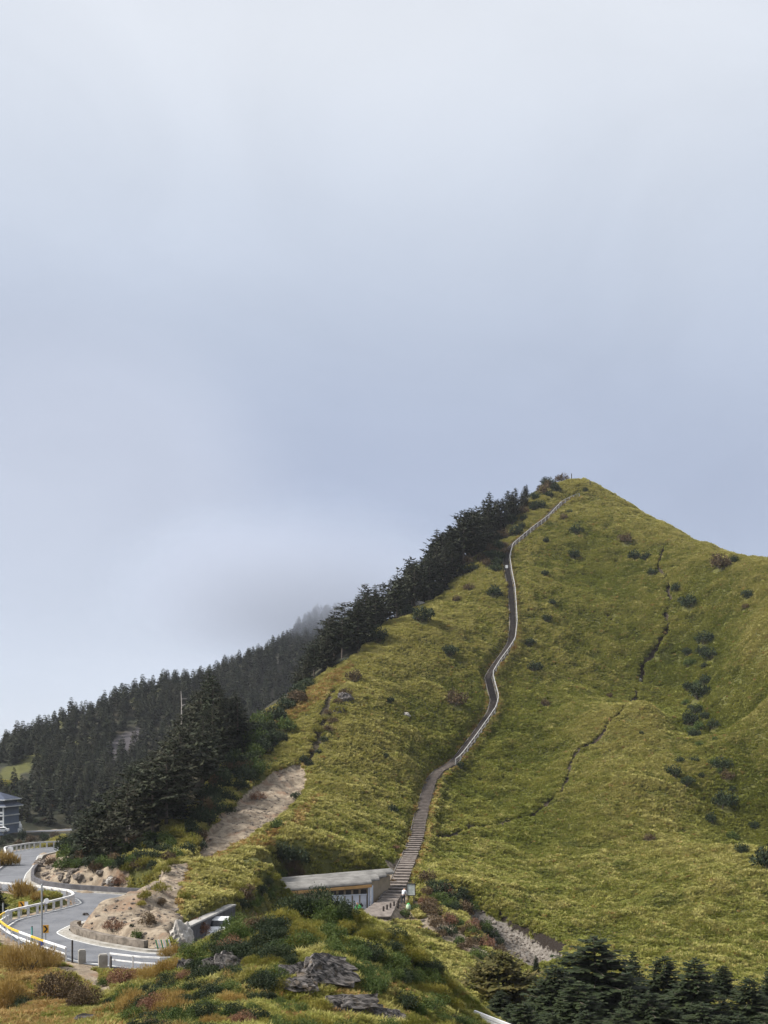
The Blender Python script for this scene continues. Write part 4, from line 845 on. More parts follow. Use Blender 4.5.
q0, q1 = idx_near(RB, -37, 116), idx_near(RB, -20, 94); ln = edge_in(RB, RA, -.5)[q0:q1+1]; wallrun('drain_wall', ln, .55, .3, M_stonew, 'low dark concrete wall along the foot of the rock cutting', 'wall')
q0, q1 = idx_near(RB, -21.8, 76.6), idx_near(RB, -14.6, 68.4); ln = edge_in(RB, RA, -.75)[q0:q1+1]; wb = wallrun('stone_kerb_wall', ln, .55, .45, plain('rubble stone wall', (.17, .145, .12), .95, .5, 2.5), 'low rubble stone wall curving round the sandy nose of the spur', 'wall')
q0, q1 = idx_near(RB, -12.5, 72.2), idx_near(RB, -11.3, 88); ln = edge_in(RB, RA, -.9)[q0:q1+1]; zt = np.interp(ln[:, 1], [72, 90], [-11.75, -12.55]); wallrun('retaining_wall', ln, zt-ln[:, 2], .5, M_stonew, 'dark retaining wall with pale coping below the bright turf', 'wall', M_conc)
p = ln[0]; m_ = MB(); rock('wall_end_stone', (p[0]-.1, p[1]-.9, p[2]+.55), (1.5, 1.3, 2.1), 'grey stone block at the end of the dark retaining wall', M_pale, 4, .3, 0, .03, 4)

# ------------------------------------------------------------------ guard rails
def rail(name, line, label, postgap, posth, beams, pm, bm_, pw=.14, cat='guard rail', yellow=None, thick=.12):
    line = dens(np.array(line, float), .25); seg = np.r_[0, np.cumsum(np.linalg.norm(np.diff(line, axis=0), axis=1))]; T = seg[-1]
    e = empty(name, tuple(line[0]), label, cat); o = line[0]
    at = lambda s: np.array([np.interp(s, seg, line[:, k]) for k in range(3)])-o
    n = max(1, int(round(T/postgap))); S = np.linspace(0, T, n+1)
    for s in S:
        a = at(s); MB().bar(a+[0, 0, -.3], a+[0, 0, posth], pw, pw, (1, .3, 0)).build('post', pm, e)
    for zb, hb in beams:
        nm = 'top_rail' if zb == beams[0][0] else 'lower_rail'
        k = max(n, int(T/1.0)); ss = np.linspace(0, T, k+1); b1 = MB(); b2 = MB()
        for u, v in zip(ss[:-1], ss[1:]):
            yl = yellow and zb == beams[0][0] and any(y0 <= (u+v)/2/T <= y1 for y0, y1 in yellow)
            (b2 if yl else b1).bar(at(u)+[0, 0, zb], at(v)+[0, 0, zb], thick, hb)
        if b1.V: b1.build(nm, bm_, e)
        if b2.V: b2.build('yellow_rail', M_yel, e)
    return e
eo = edge_in(RA, RB, -.15)
s0, s1, s2, s3, s4 = idx_near(RA, -37, 152), idx_near(RA, -38.6, 106), idx_near(RA, -35.5, 99.5), idx_near(RA, -27.5, 80), idx_near(RA, -18.2, 65.6)
rail('concrete_guard_rail', eo[s0:s1], 'white concrete guard rail curling round the far bend of the road', 1.1, .68, [(.66, .17)], M_whitec, M_whitec, .2, thick=.17)
rail('concrete_guard_rail', eo[s2:s3+2], 'white concrete guard rail pointing round the middle bend of the road', 1.15, .7, [(.68, .15)], M_whitec, M_whitec, .2, thick=.16)
rail('steel_guard_rail', eo[s3-1:s4], 'white steel railing with yellow top sections on the near bend', 1.55, .8, [(.76, .12), (.40, .07)], M_white, M_white, .11, yellow=[(.04, .60), (.68, .80)], thick=.09)
q0, q1 = idx_near(RA, -15.6, 63.4), idx_near(RA, -9, 62.9); rail('thin_guard_rail', eo[q0:q1], 'thin white railing between the concrete stubs and the knoll', 1.75, .85, [(.82, .09), (.48, .07)], M_white, M_white, .09, thick=.07)
for k, (px_, lb) in enumerate(((82, 'concrete stub post at the footpath opening, left of the pair'), (103, 'concrete stub post at the footpath opening, right of the pair'))):
    Y = 64.6 if k == 0 else 63.2; X = (px_-HX)/F*Y; m_ = MB(); m_.box((0, 0, .22), (.5 if k else .42, .36, 1.1), .35); m_.box((0, 0, .80), (.4 if k else .32, .28, .07), .35); o = m_.build('concrete_stub', M_kerb); o.location = (X, Y, -12.55); tag(o, lb, 'concrete block')
def along(px_, Y, z=-12.5): return np.array([(px_-HX)/F*Y, Y, z])
# white railing by the young firs
rl = [P(474, 1013.5, 47), P(532, 1036, 46)]
rl = [np.array([a[0], a[1], a[2]-1.0]) for a in rl]
e = rail('white_railing', rl, 'white railing with double top rail and grey balusters at the bottom border by the firs', .85, 1.08, [(1.08, .13), (.88, .17)], M_white, M_white, .09, 'railing', thick=.1)
a, b = np.array([0, 0, 0]), rl[1]-rl[0]; m_ = MB()
for k in range(26):
    q = a+(b-a)*(k+.5)/26; m_.bar(q+[0, 0, .1], q+[0, 0, .86], .03, .03, (1, .3, 0))
m_.build('balusters', M_grey, e)
# ------------------------------------------------------------------ signs, poles
def chevron(px_, py_, Y, label, h=.62, w=.62, plate=None, gz=None, arrow=1, yaw=.25):
    X, _, zc = P(px_, py_, Y); g0 = hz(X, Y) if gz is None else gz
    e = empty('chevron_sign', (X, Y, g0), label, 'road sign', None, yaw); zc -= g0
    m_ = MB(); m_.tube([(0, .05, -.3), (0, .05, zc+h*.4)], .035, 8); m_.build('post', M_grey, e)
    m_ = MB(); m_.box((0, 0, zc), (w, .03, h)); bo = m_.build('board', M_orange, e)
    if plate: m_ = MB(); m_.box((w*.5+plate*.5+.003, .0, zc), (plate, .028, h*.92)); m_.build('white_plate', M_white, e)
    m_ = MB(); t_ = w*.30
    for sg in (1, -1):
        v = [(-w*.28, 0), (-w*.28+t_, 0), (w*.10+t_, 0), (w*.10, 0)]
        pts = [(-w*.32, h*.42*sg), (-w*.32+t_, h*.42*sg), (w*.08+t_, 0), (w*.08, 0)]
        f_ = np.array([(x_, -.019, z_+zc) for x_, z_ in pts]); bk = f_+[0, .006, 0]; m_.hexa(np.concatenate([f_, bk]))
    m_.build('arrow', M_black, e)
    return e
chevron(21.5, 905.5, 83, 'chevron sign with black arrow on amber and a white plate, by the gold bush', .60, .44, .26, yaw=.15)
chevron(45.5, 929, 71.5, 'chevron sign with black arrow on amber beside the tall pole', .52, .40, None, yaw=.2)
p = along(41.8, 68.0); e = empty('utility_pole', tuple(p), 'tall thin grey pole rising above the near railing', 'pole'); m_ = MB(); m_.tube([(0, 0, -.6), (0, 0, 4.15)], [.075, .055], 8); m_.build('shaft', M_grey, e); m_ = MB(); m_.tube([(0, 0, 4.153), (0, 0, 4.22)], [.07, .04], 8); m_.build('cap', M_grey, e); m_ = MB(); m_.box((0, -.12, .55), (.26, .1, .3)); m_.build('blue_box', M_blue, e)
for px_, py0, py1, Y, mt, lb, nm in ((72.3, 941, 957, 64.9, M_dark, 'dark marker post on the near railing before the stubs', 'marker_post'), (32, 927, 946, 71.8, M_teal, 'thin teal marker post behind the yellow railing', 'marker_post'), (111, 957, 966, 62.9, M_dark, 'short dark marker post at the start of the thin railing', 'marker_post'), (3, 903, 930, 80, M_grey, 'thin grey post at the left border above the guard rail', 'marker_post')):
    X, _, z1 = P(px_, py0, Y); z0 = hz(X, Y); e = empty(nm, (X, Y, z0), lb, 'post'); h = z1-z0; m_ = MB(); m_.tube([(0, 0, -.2), (0, 0, h)], .055, 8); m_.build('shaft', mt, e); m_ = MB(); m_.tube([(0, 0, h+.002), (0, 0, h+.06)], [.065, .03], 8); m_.build('cap', M_dark, e)
def whitemark(px_, py_, Y, h, lb):
    X = (px_-HX)/F*Y; z0 = hz(X, Y); e = empty('white_marker', (X, Y, z0), lb, 'road marker'); zc = (HY-py_)/F*Y-z0
    m_ = MB(); m_.tube([(0, 0, -.2), (0, 0, zc)], .045, 6); m_.build('post', M_grey, e)
    m_ = MB(); m_.tube([(0, -.05, zc), (0, .03, zc)], h/2, 14); m_.build('disc', M_white, e)
whitemark(46.5, 901, 85, .42, 'white round mirror back between the legs of the guard rail')
whitemark(10.3, 849.5, 134, .75, 'white round marker at the far guard rail bend, left one'); whitemark(54, 845, 146, .55, 'white round marker at the top end of the far guard rail')
# green and white slats at the roadside
p = along(163, 68.9); e = empty('striped_barrier', (p[0], p[1], hz(p[0], p[1]+.0)), 'low stack of green and white striped slats at the roadside', 'barrier', None, .2); M_green = plain('green paint', (.10, .30, .16), .6, .15, 3.)
for k in range(6):
    m_ = MB(); m_.box((-.36+k*.16, 0, .32), (.085, .05, .72), 0, Euler((0, -.25, 0)).to_matrix()); m_.build('slat', M_white if k % 2 else M_green, e)
m_ = MB(); m_.box((0.05, .06, .2), (1.1, .04, .06)); m_.build('crossbar', M_white, e)

# ------------------------------------------------------------------ wooden stairway and its handrail
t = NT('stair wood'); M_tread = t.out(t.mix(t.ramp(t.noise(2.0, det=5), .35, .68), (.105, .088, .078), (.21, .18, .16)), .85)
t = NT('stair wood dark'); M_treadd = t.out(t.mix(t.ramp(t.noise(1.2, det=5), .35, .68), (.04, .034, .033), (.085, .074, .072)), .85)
M_string = plain('grey stair stringer', (.13, .118, .11), .85, .35, 1.2)
M_rail = plain('pale grey handrail timber', (.33, .325, .32), .8, .2, 1.5)
segL = np.r_[0, np.cumsum(np.linalg.norm(np.diff(STAIR, axis=0), axis=1))]; TL = segL[-1]
sat = lambda s: np.array([np.interp(s, segL, STAIR[:, k]) for k in range(3)])
def sdir(s): d = sat(min(TL, s+.8))-sat(max(0, s-.8)); d[2] = 0; return d/np.linalg.norm(d)
corner = segL[int(((STAIR[:, 0]-hit(453, 765, 90)[0])**2+(STAIR[:, 1]-hit(453, 765, 90)[1])**2).argmin())]
e = empty('wooden_stairway', tuple(STAIR[0]), 'long grey plank stairway climbing the grassy spur to the summit', 'stairway'); o = STAIR[0]
lo, hi = MB(), MB(); s = 0.; k = 0
zprev = None
while s < TL:
    p = sat(s); d = sdir(s); sd = np.array([d[1], -d[0], 0]); slope = (sat(min(TL, s+.5))[2]-sat(max(0, s-.5))[2])/1.0
    run = max(.36, min(1.5, .17/max(.02, abs(slope)))) if s < corner else .55
    w = np.interp(s, [0, 12, corner, corner+2, TL], [3.3, 1.9, 1.6, 1.25, 1.1]); q = p-o+[0, 0, .10]; q[2] = p[2]-o[2]+.14
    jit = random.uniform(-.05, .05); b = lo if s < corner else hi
    b.bar(q-sd*(w/2+jit), q+sd*(w/2-jit), run*.96, .09); b.bar(q-sd*(w/2-.1)-d*run*.44-[0, 0, .11], q+sd*(w/2-.1)-d*run*.44-[0, 0, .11], .06, .16)
    s += run; k += 1
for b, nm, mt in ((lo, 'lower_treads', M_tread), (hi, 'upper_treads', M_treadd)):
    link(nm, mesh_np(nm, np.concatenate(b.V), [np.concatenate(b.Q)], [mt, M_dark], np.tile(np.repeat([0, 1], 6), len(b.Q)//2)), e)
for sg in (-1, 1):
    m_ = MB(); ss = np.arange(12, TL, 1.2)
    for u, v in zip(ss[:-1], ss[1:]):
        w = np.interp(u, [0, 12, corner, corner+2, TL], [3.3, 1.9, 1.6, 1.25, 1.1])
        f = lambda s_: sat(s_)-o+np.array([sdir(s_)[1], -sdir(s_)[0], 0])*sg*(w/2+.12)+[0, 0, .12]
        if sg == -1 or u > corner-2: m_.bar(f(u), f(v), .10, .17)
    m_.build('stringer', M_string, e)
print('treads', k, 'stairs', TL)
e = empty('wooden_handrail', tuple(sat(corner)), 'pale timber handrail following the right side of the stairway', 'handrail'); o = sat(corner)
f = lambda s_: sat(s_)-o+np.array([sdir(s_)[1], -sdir(s_)[0], 0])*.95
ss = np.linspace(corner-1.0, TL, int((TL-corner)/1.6)); m_ = MB(); m2 = MB()
for u, v in zip(ss[:-1], ss[1:]):
    m_.bar(f(u)+[0, 0, 1.12], f(v)+[0, 0, 1.12], .12, .12); m2.bar(f(u)+[0, 0, .62], f(v)+[0, 0, .62], .04, .05)
m_.build('top_rail', M_rail, e); m2.build('middle_rail', M_string, e)
for s_ in np.linspace(corner-1.0, TL, min(98, int((TL-corner)/2.3))): MB().bar(f(s_)+[0, 0, -.35], f(s_)+[0, 0, 1.2], .15, .15, (1, .2, 0)).build('post', M_rail, e)
for a_, b_ in ((508.5, 571), ):
    p = hit(a_-2, b_+1, 100); e = empty('trail_marker', (p[0], p[1]-.3, p[2]), 'small white trail marker standing on the upper stairs', 'marker'); m_ = MB(); m_.box((0, 0, .75), (.09, .09, 1.5)); m_.build('post', M_string, e); m_ = MB(); m_.box((0, -.07, 1.25), (.62, .05, .75)); m_.build('board', M_white, e)
for px_, py_, h, lb in ((571.5, 480, 2.2, 'thin wooden post standing on the rounded summit'), (590, 487, 1.5, 'short dark post on the skyline just right of the summit')):
    p = hit(px_, py_, 100); e = empty('summit_post', tuple(p), lb, 'post'); m_ = MB(); m_.tube([(0, 0, -.3), (0, 0, h)], [.16, .11], 8); m_.build('shaft', M_dark, e); m_ = MB(); m_.tube([(0, 0, h+.002), (0, 0, h+.12)], [.15, .03], 8); m_.build('cap', M_dark, e)
# five short posts by the stairs foot
for i, (px_, py_) in enumerate(((383.5, 921), (387, 919), (390.5, 917), (394, 915.5), (398, 912.5))):
    Y = 103.5+i*1.35; X = (px_-HX)/F*Y; z0 = hz(X, Y); zt = (HY-(py_-9))/F*Y; h = min(1.25, max(.8, zt-z0)); o_ = MB().tube([(0, 0, -.3), (0, 0, h-.08), (0, 0, h)], [.10, .095, .04], 8).build('short_post', M_dark); o_.location = (X, Y, z0)
    tag(o_, ['first and lowest of the five short dark posts at the stairs foot', 'second short dark post from the low end of the row at the stairs foot', 'middle one of the five short dark posts at the stairs foot', 'second short dark post from the high end of the row at the stairs foot', 'highest of the five short dark posts at the stairs foot'][i], 'post', 'short posts at the stairs foot')
# notice board
X, Y = (411-HX)/F*113, 113.; z0 = hz(X, Y); e = empty('notice_board', (X, Y, z0), 'pale grey notice board with dark frame beside the stairs', 'notice board', None, -.15); zc = (HY-889.5)/F*Y-z0
m_ = MB(); m_.box((0, 0, zc), (.80, .06, 1.12)); m_.build('panel', plain('faded notice panel', (.42, .45, .43), .6, .2, 2.), e)
m_ = MB(); 
for c_, s_ in (((0, -.02, zc+.60), (.95, .12, .08)), ((0, -.02, zc-.60), (.95, .12, .08)), ((-.435, -.02, zc), (.07, .12, 1.12)), ((.435, -.02, zc), (.07, .12, 1.12))): m_.box(c_, s_)
m_.build('frame', M_dark, e)
m_ = MB()
for k in range(7): m_.box((random.uniform(-.06, .0), -.034, zc+.42-k*.13), (.55-.1*(k % 3), .006, .035))
m_.build('faded_print', plain('faded print', (.26, .29, .28), .7, .1), e)
for sx in (-.3, .3): MB().box((sx, 0, (zc-.65)/2-.15), (.09, .09, zc-.64+.3)).build('leg', M_dark, e)

# ------------------------------------------------------------------ vaulted building by the stairs foot
M_roof = plain('weathered vault concrete', (.165, .16, .152), .9, .35, .9); M_soff = plain('ochre painted soffit', (.42, .25, .10), .8, .2, 1.2); M_pan = plain('pale blue grey panel', (.46, .50, .58), .7, .12, 1.)
M_cream = plain('cream wall', (.26, .21, .15), .85, .2, 1.)
ux = np.array([.945, .326, 0]); uy = np.array([-.326, .945, 0]); org = np.array([-1.2, 110.5, 0.]); bvec = np.array([3.0, 9.0, 0])/4
e = empty('vaulted_building', (-4.5, 111.5, -16.6), 'low building with scalloped vaulted roof and pale blue doors at the stairs foot', 'building'); eo_ = np.array([-4.5, 111.5, -16.6]); ez_ = np.array([-4.5, 111.5, 0.])
LEN = 13.
def eave(s): return -13.45-.045*s          # roof falls gently to the left
for bay in range(4):
    st_ = org+bvec*bay; rv = MB(); n = 10; W = 2.25; V = []
    for s in np.linspace(-.0, LEN, 6):
        for th in np.linspace(0, math.pi, n):
            y_ = W/2-W/2*math.cos(th); z_ = .40*math.sin(th); q = st_-ux*s+np.array([-.1, 1, 0])*0+uy*y_; V.append((q[0], q[1], eave(s)+z_+bay*.08))
    V = np.array(V)-eo_; V2 = V.copy(); c_ = V2.reshape(6, n, 3); c_[:, :, 2] += .09
    V2 = c_.reshape(-1, 3); Q = [(i*n+k, i*n+k+1, (i+1)*n+k+1, (i+1)*n+k) for i in range(5) for k in range(n-1)]; N = len(V)
    Qa = Q+[tuple(N+v for v in q[::-1]) for q in Q]+[(k, N+k, N+k+1, k+1) for k in range(n-1)]+[(5*n+k+1, 5*n+k+1+N, 5*n+k+N, 5*n+k) for k in range(n-1)]
    Qa += [(i*n, (i+1)*n, (i+1)*n+N, i*n+N) for i in range(5)]+[((i+1)*n+n-1, i*n+n-1, i*n+n-1+N, (i+1)*n+n-1+N) for i in range(5)]
    rv.add(np.r_[V, V2], Qa); rv.build('roof_vault', M_roof, e)
    gb = MB(); c0 = st_-ux*.55-ez_; zz_ = eave(0)-eo_[2]; pts = [c0+uy*(W/2-W/2*math.cos(th))*1.0+np.array([0, 0, zz_+.36*math.sin(th)+bay*.08]) for th in np.linspace(0, math.pi, n)]
    cen = c0+uy*W/2+np.array([0, 0, zz_+bay*.08]); gb.add(np.array([cen]+pts), (), [(0, k+1, k+2) for k in range(n-1)]); gb.build('gable', M_dark, e)
# walls
wl = MB(); hw = -13.5-(-16.6)
A_ = org-ux*.9-ez_+uy*.35; B_ = org-ux*LEN-ez_+uy*.35
def wallq(m_, p, q, z0, z1, th=.2): m_.bar(np.array([p[0], p[1], (z0+z1)/2]), np.array([q[0], q[1], (z0+z1)/2]), th, z1-z0)
wallq(wl, A_, B_, -.4, hw-.02-.3); wallq(wl, A_+bvec*3.6, B_+bvec*3.6, -.4, hw); wallq(wl, A_+uy*.12, A_+bvec*3.6-uy*.12, -.4, hw-.05); wallq(wl, B_+uy*.12, B_+bvec*3.6-uy*.12, -.4, hw-.5); wl.build('wall', M_cream, e)
so = MB(); p_, q_ = org-ux*.05-ez_-uy*.02, org-ux*LEN-ez_-uy*.02; so.bar(p_+[0, 0, eave(0)-eo_[2]-.20], q_+[0, 0, eave(LEN)-eo_[2]-.16], .14, .26); so.build('eave_beam', M_soff, e)
for k in range(5):
    s = .85+k*.78; c_ = org-ux*s-ez_+uy*.20; d = MB(); d.bar(c_-ux*.31+[0, 0, 1.02], c_+ux*.31+[0, 0, 1.02], .06, 2.05); dr = d.build('door', M_pan, e); MB().box(c_-uy*.06+ux*.22+[0, 0, 1.0], (.05, .05, .16)).build('handle', M_grey, dr)
    v = MB(); v.bar(c_-ux*.27+[0, 0, 2.38], c_+ux*.27+[0, 0, 2.38], .05, .42); v.build('vent_window', M_black, e)
ba = MB(); ba.bar(org-ux*.5-ez_+uy*.15+[0, 0, 2.11], org-ux*4.4-ez_+uy*.15+[0, 0, 2.11], .10, .09); ba.build('door_lintel', M_pan, e)
sp_ = MB(); a_ = org-ux*.35-ez_+uy*.1; wallq(sp_, a_, a_+ux*.0+bvec*.55, -.3, hw-.25, .12); sp_.build('end_panel', M_pan, e)
pl = MB(); pl.tube([a_+ux*.25+[0, 0, -.3], a_+ux*.25+[0, 0, hw-.1]], .06, 8); pl.build('porch_post', M_white, e)

# ------------------------------------------------------------------ car by the retaining wall
M_car = NT('white car paint'); M_car.b.inputs['Coat Weight'].default_value = .4; M_car = M_car.out((.72, .73, .74), .35)
M_glass = NT('dark car glass'); M_glass = M_glass.out((.02, .024, .028), .1)
M_tyre = plain('tyre rubber', (.02, .02, .02), .9, .1); M_lamp = plain('lamp lens', (.5, .5, .5), .2, .1)
def car(loc, rz, label, name='white_hatchback', van=False, s=1.):
    e = empty(name, loc, label, 'van' if van else 'car', None, rz); L, W = (4.4, 1.78); 
    prof = [(-2.1, .35), (-2.15, .75), (-2.0, 1.0), (-1.2, 1.06), (-.55, 1.62), (1.2, 1.70), (1.95, 1.25), (2.15, .95), (2.18, .4), (1.7, .25), (-1.7, .25)] if van else [(-2.1, .32), (-2.15, .62), (-2.02, .85), (-1.05, .98), (-.35, 1.42), (1.1, 1.47), (1.85, 1.02), (2.12, .92), (2.15, .4), (1.7, .22), (-1.7, .22)]
    bm = bmesh.new(); rings = []
    for y_, k in ((-W/2, .93), (-W/2+.12, 1), (W/2-.12, 1), (W/2, .93)):
        rings.append([bm.verts.new((x_*(.985 if k < 1 else 1), y_*(1-.16*max(0, z_-.95)/.6), .25+(z_-.25)*k if k < 1 else z_)) for x_, z_ in prof])
    for r0_, r1_ in zip(rings[:-1], rings[1:]):
        for i in range(len(prof)): bm.faces.new((r0_[i], r1_[i], r1_[(i+1) % len(prof)], r0_[(i+1) % len(prof)]))
    bm.faces.new(rings[0]); bm.faces.new(rings[-1][::-1]); bmesh.ops.recalc_face_normals(bm, faces=bm.faces)
    me = bpy.data.meshes.new('body'); bm.to_mesh(me); bm.free(); me.materials.append(M_car)
    b = link('body', me, e); bv = b.modifiers.new('bev', 'BEVEL'); bv.width = .05; bv.segments = 2; bv.limit_method = 'ANGLE'
    q = prof[3], prof[4], prof[5], prof[6]
    def pane(nm, a, c_, wd, yy=0):
        m_ = MB(); a = np.array(a); c_ = np.array(c_); d = c_-a; nrm = np.array([-d[1], d[0]]); nrm = nrm/np.linalg.norm(nrm)*.008; a0 = a+d*.12+nrm; c0 = a+d*.9+nrm; y0 = wd*(1-.16*max(0, a0[1]-.95)/.6); y1 = wd*(1-.16*max(0, c0[1]-.95)/.6)
        f_ = np.array([(a0[0], -y0, a0[1]), (a0[0], y0, a0[1]), (c0[0], y1, c0[1]), (c0[0], -y1, c0[1])]); m_.hexa(np.concatenate([f_, f_+[0, 0, .006]])); m_.build(nm, M_glass, e)
    pane('windscreen', q[0], q[1], W/2-.14); pane('rear_window', q[2], q[3], W/2-.16)
    for sy in (-1, 1):
        z0_, z1_ = q[0][1]+.02, q[1][1]-.08; f_ = []
        for yo in (.0, .012):
            for x_, z_ in ((q[0][0]+.25, z0_), (q[3][0]-.35, z0_), (q[2][0]-.05, z1_), (q[1][0]+.1, z1_)): f_.append((x_, sy*(W/2*(1-.16*max(0, z_-.95)/.6)+yo), .25+(z_-.25)*.95))
        m_ = MB().hexa(np.array(f_)); m_.build('side_window', M_glass, e)
        for x_ in (-1.35, 1.35):
            m_ = MB(); m_.tube([(x_, sy*(W/2-.2), .31), (x_, sy*(W/2+.01), .31)], .31, 16); w_ = m_.build('wheel', M_tyre, e); MB().tube([(x_, sy*(W/2+.012), .31), (x_, sy*(W/2+.03), .31)], .19, 12).build('rim', M_grey, w_)
        MB().box((-2.06, sy*.62, .72), (.12, .34, .14)).build('headlight', M_lamp, e); MB().box((2.1, sy*.68, .82), (.1, .2, .2)).build('tail_light', plain('red lens', (.35, .03, .02), .3, .1), e)
        MB().box((-.75, sy*(W/2+.08), 1.0), (.12, .16, .12)).build('wing_mirror', M_car, e)
    for x_, nm in ((-2.135, 'number_plate'),): MB().box((x_, 0, .5), (.02, .42, .14)).build(nm, M_line, e)
    return e
zc = float(np.interp(79, RC[:, 1][-80:], RC[:, 2][-80:])) if False else -13.75
car((-12.0, 80.2, -13.75), R(92), 'white car half hidden behind the knoll below the dark wall')

# ------------------------------------------------------------------ far lodge, statue
M_bw = plain('pale blue grey render', (.13, .165, .23), .8, .15, .3); M_bt = plain('white trim', (.55, .57, .58), .7, .12, .5); M_br = plain('slate blue roof', (.055, .068, .105), .7, .2, .5); M_bg = NT('window glass').out((.03, .038, .05), .15)
Y = 300.; gx = (-6-HX)/F*Y; z0 = (HY-831.5)/F*Y; e = empty('mountain_lodge', (gx, Y, z0), 'blue grey three storey lodge with two tier roof at the left border', 'building', None, -.12)
W, D_, H1 = 10.4, 9., 2.35
b = MB(); b.box((0, 0, 3.2), (W-.3, D_-.3, 7.8)); b.build('wall', M_bw, e)
for k in range(1, 3): MB().box((0, -.25, k*H1-.12), (W+.1, D_+.6, .32)).build('floor_band', M_bt, e)
for sx in (-1, 0, 1): MB().box((sx*(W/2-.16), -D_/2-.32, 3.4), (.32, .28, 7.2)).build('column', M_bt, e)
for k in range(3):
    for j in range(4):
        x_ = -W/2+1.5+j*2.45; w_ = MB(); w_.box((x_, -D_/2+.12, k*H1+1.25), (1.9, .12, 1.35)); wi = w_.build('window', M_bg, e); MB().box((x_, -D_/2+.045, k*H1+1.25), (.09, .05, 1.35)).build('mullion', M_bt, wi)
    MB().box((0, -D_/2-.42, k*H1+.72), (W-.5, .06, .5)).build('balcony_rail', M_bt, e) if k else None
def hip(z, w, d, h, ov, top, nm):
    m_ = MB(); a, b_ = w/2+ov, d/2+ov; c_, f_ = top
    m_.add([(-a, -b_, z), (a, -b_, z), (a, b_, z), (-a, b_, z), (-c_, -f_, z+h), (c_, -f_, z+h), (c_, f_, z+h), (-c_, f_, z+h)], [(3, 2, 1, 0), (0, 1, 5, 4), (1, 2, 6, 5), (2, 3, 7, 6), (3, 0, 4, 7), (4, 5, 6, 7)]); r_ = m_.build(nm, M_br, e)
    m_ = MB(); m_.box((0, -b_, z-.1), (2*a, .12, .26)); m_.box((a, 0, z-.1), (.12, 2*b_-.14, .26)); m_.build('fascia', M_bt, r_)
hip(7.1, W, D_, .9, .75, (W/2-.5, D_/2-.5), 'lower_roof'); MB().box((0, 0, 8.4), (W-1.2, D_-1.2, 1.0)).build('attic_wall', M_bw, e)
hip(8.9, W-1.2, D_-1.2, 1.9, 1.0, (1.6, .15), 'upper_roof')
X = (20.5-HX)/F*298; e = empty('white_statue', (X, 298, (HY-831.5)/F*298), 'white figure statue on a square plinth by the upper road', 'statue'); MB().box((0, 0, .35), (1.15, 1.0, 1.0)).build('plinth', M_white, e)
m_ = MB(); m_.tube([(0, 0, .855), (0, 0, 1.4), (-.05, 0, 1.9), (-.12, 0, 2.2)], [.36, .42, .34, .16], 10); m_.tube([(-.12, 0, 2.15), (-.2, -.02, 2.45), (-.22, -.02, 2.72)], [.20, .30, .12], 10); m_.build('figure', M_white, e, True)
car(((1-HX)/F*294, 294, (HY-832)/F*294-.1), R(10), 'white car parked in front of the blue grey lodge', 'parked_car')

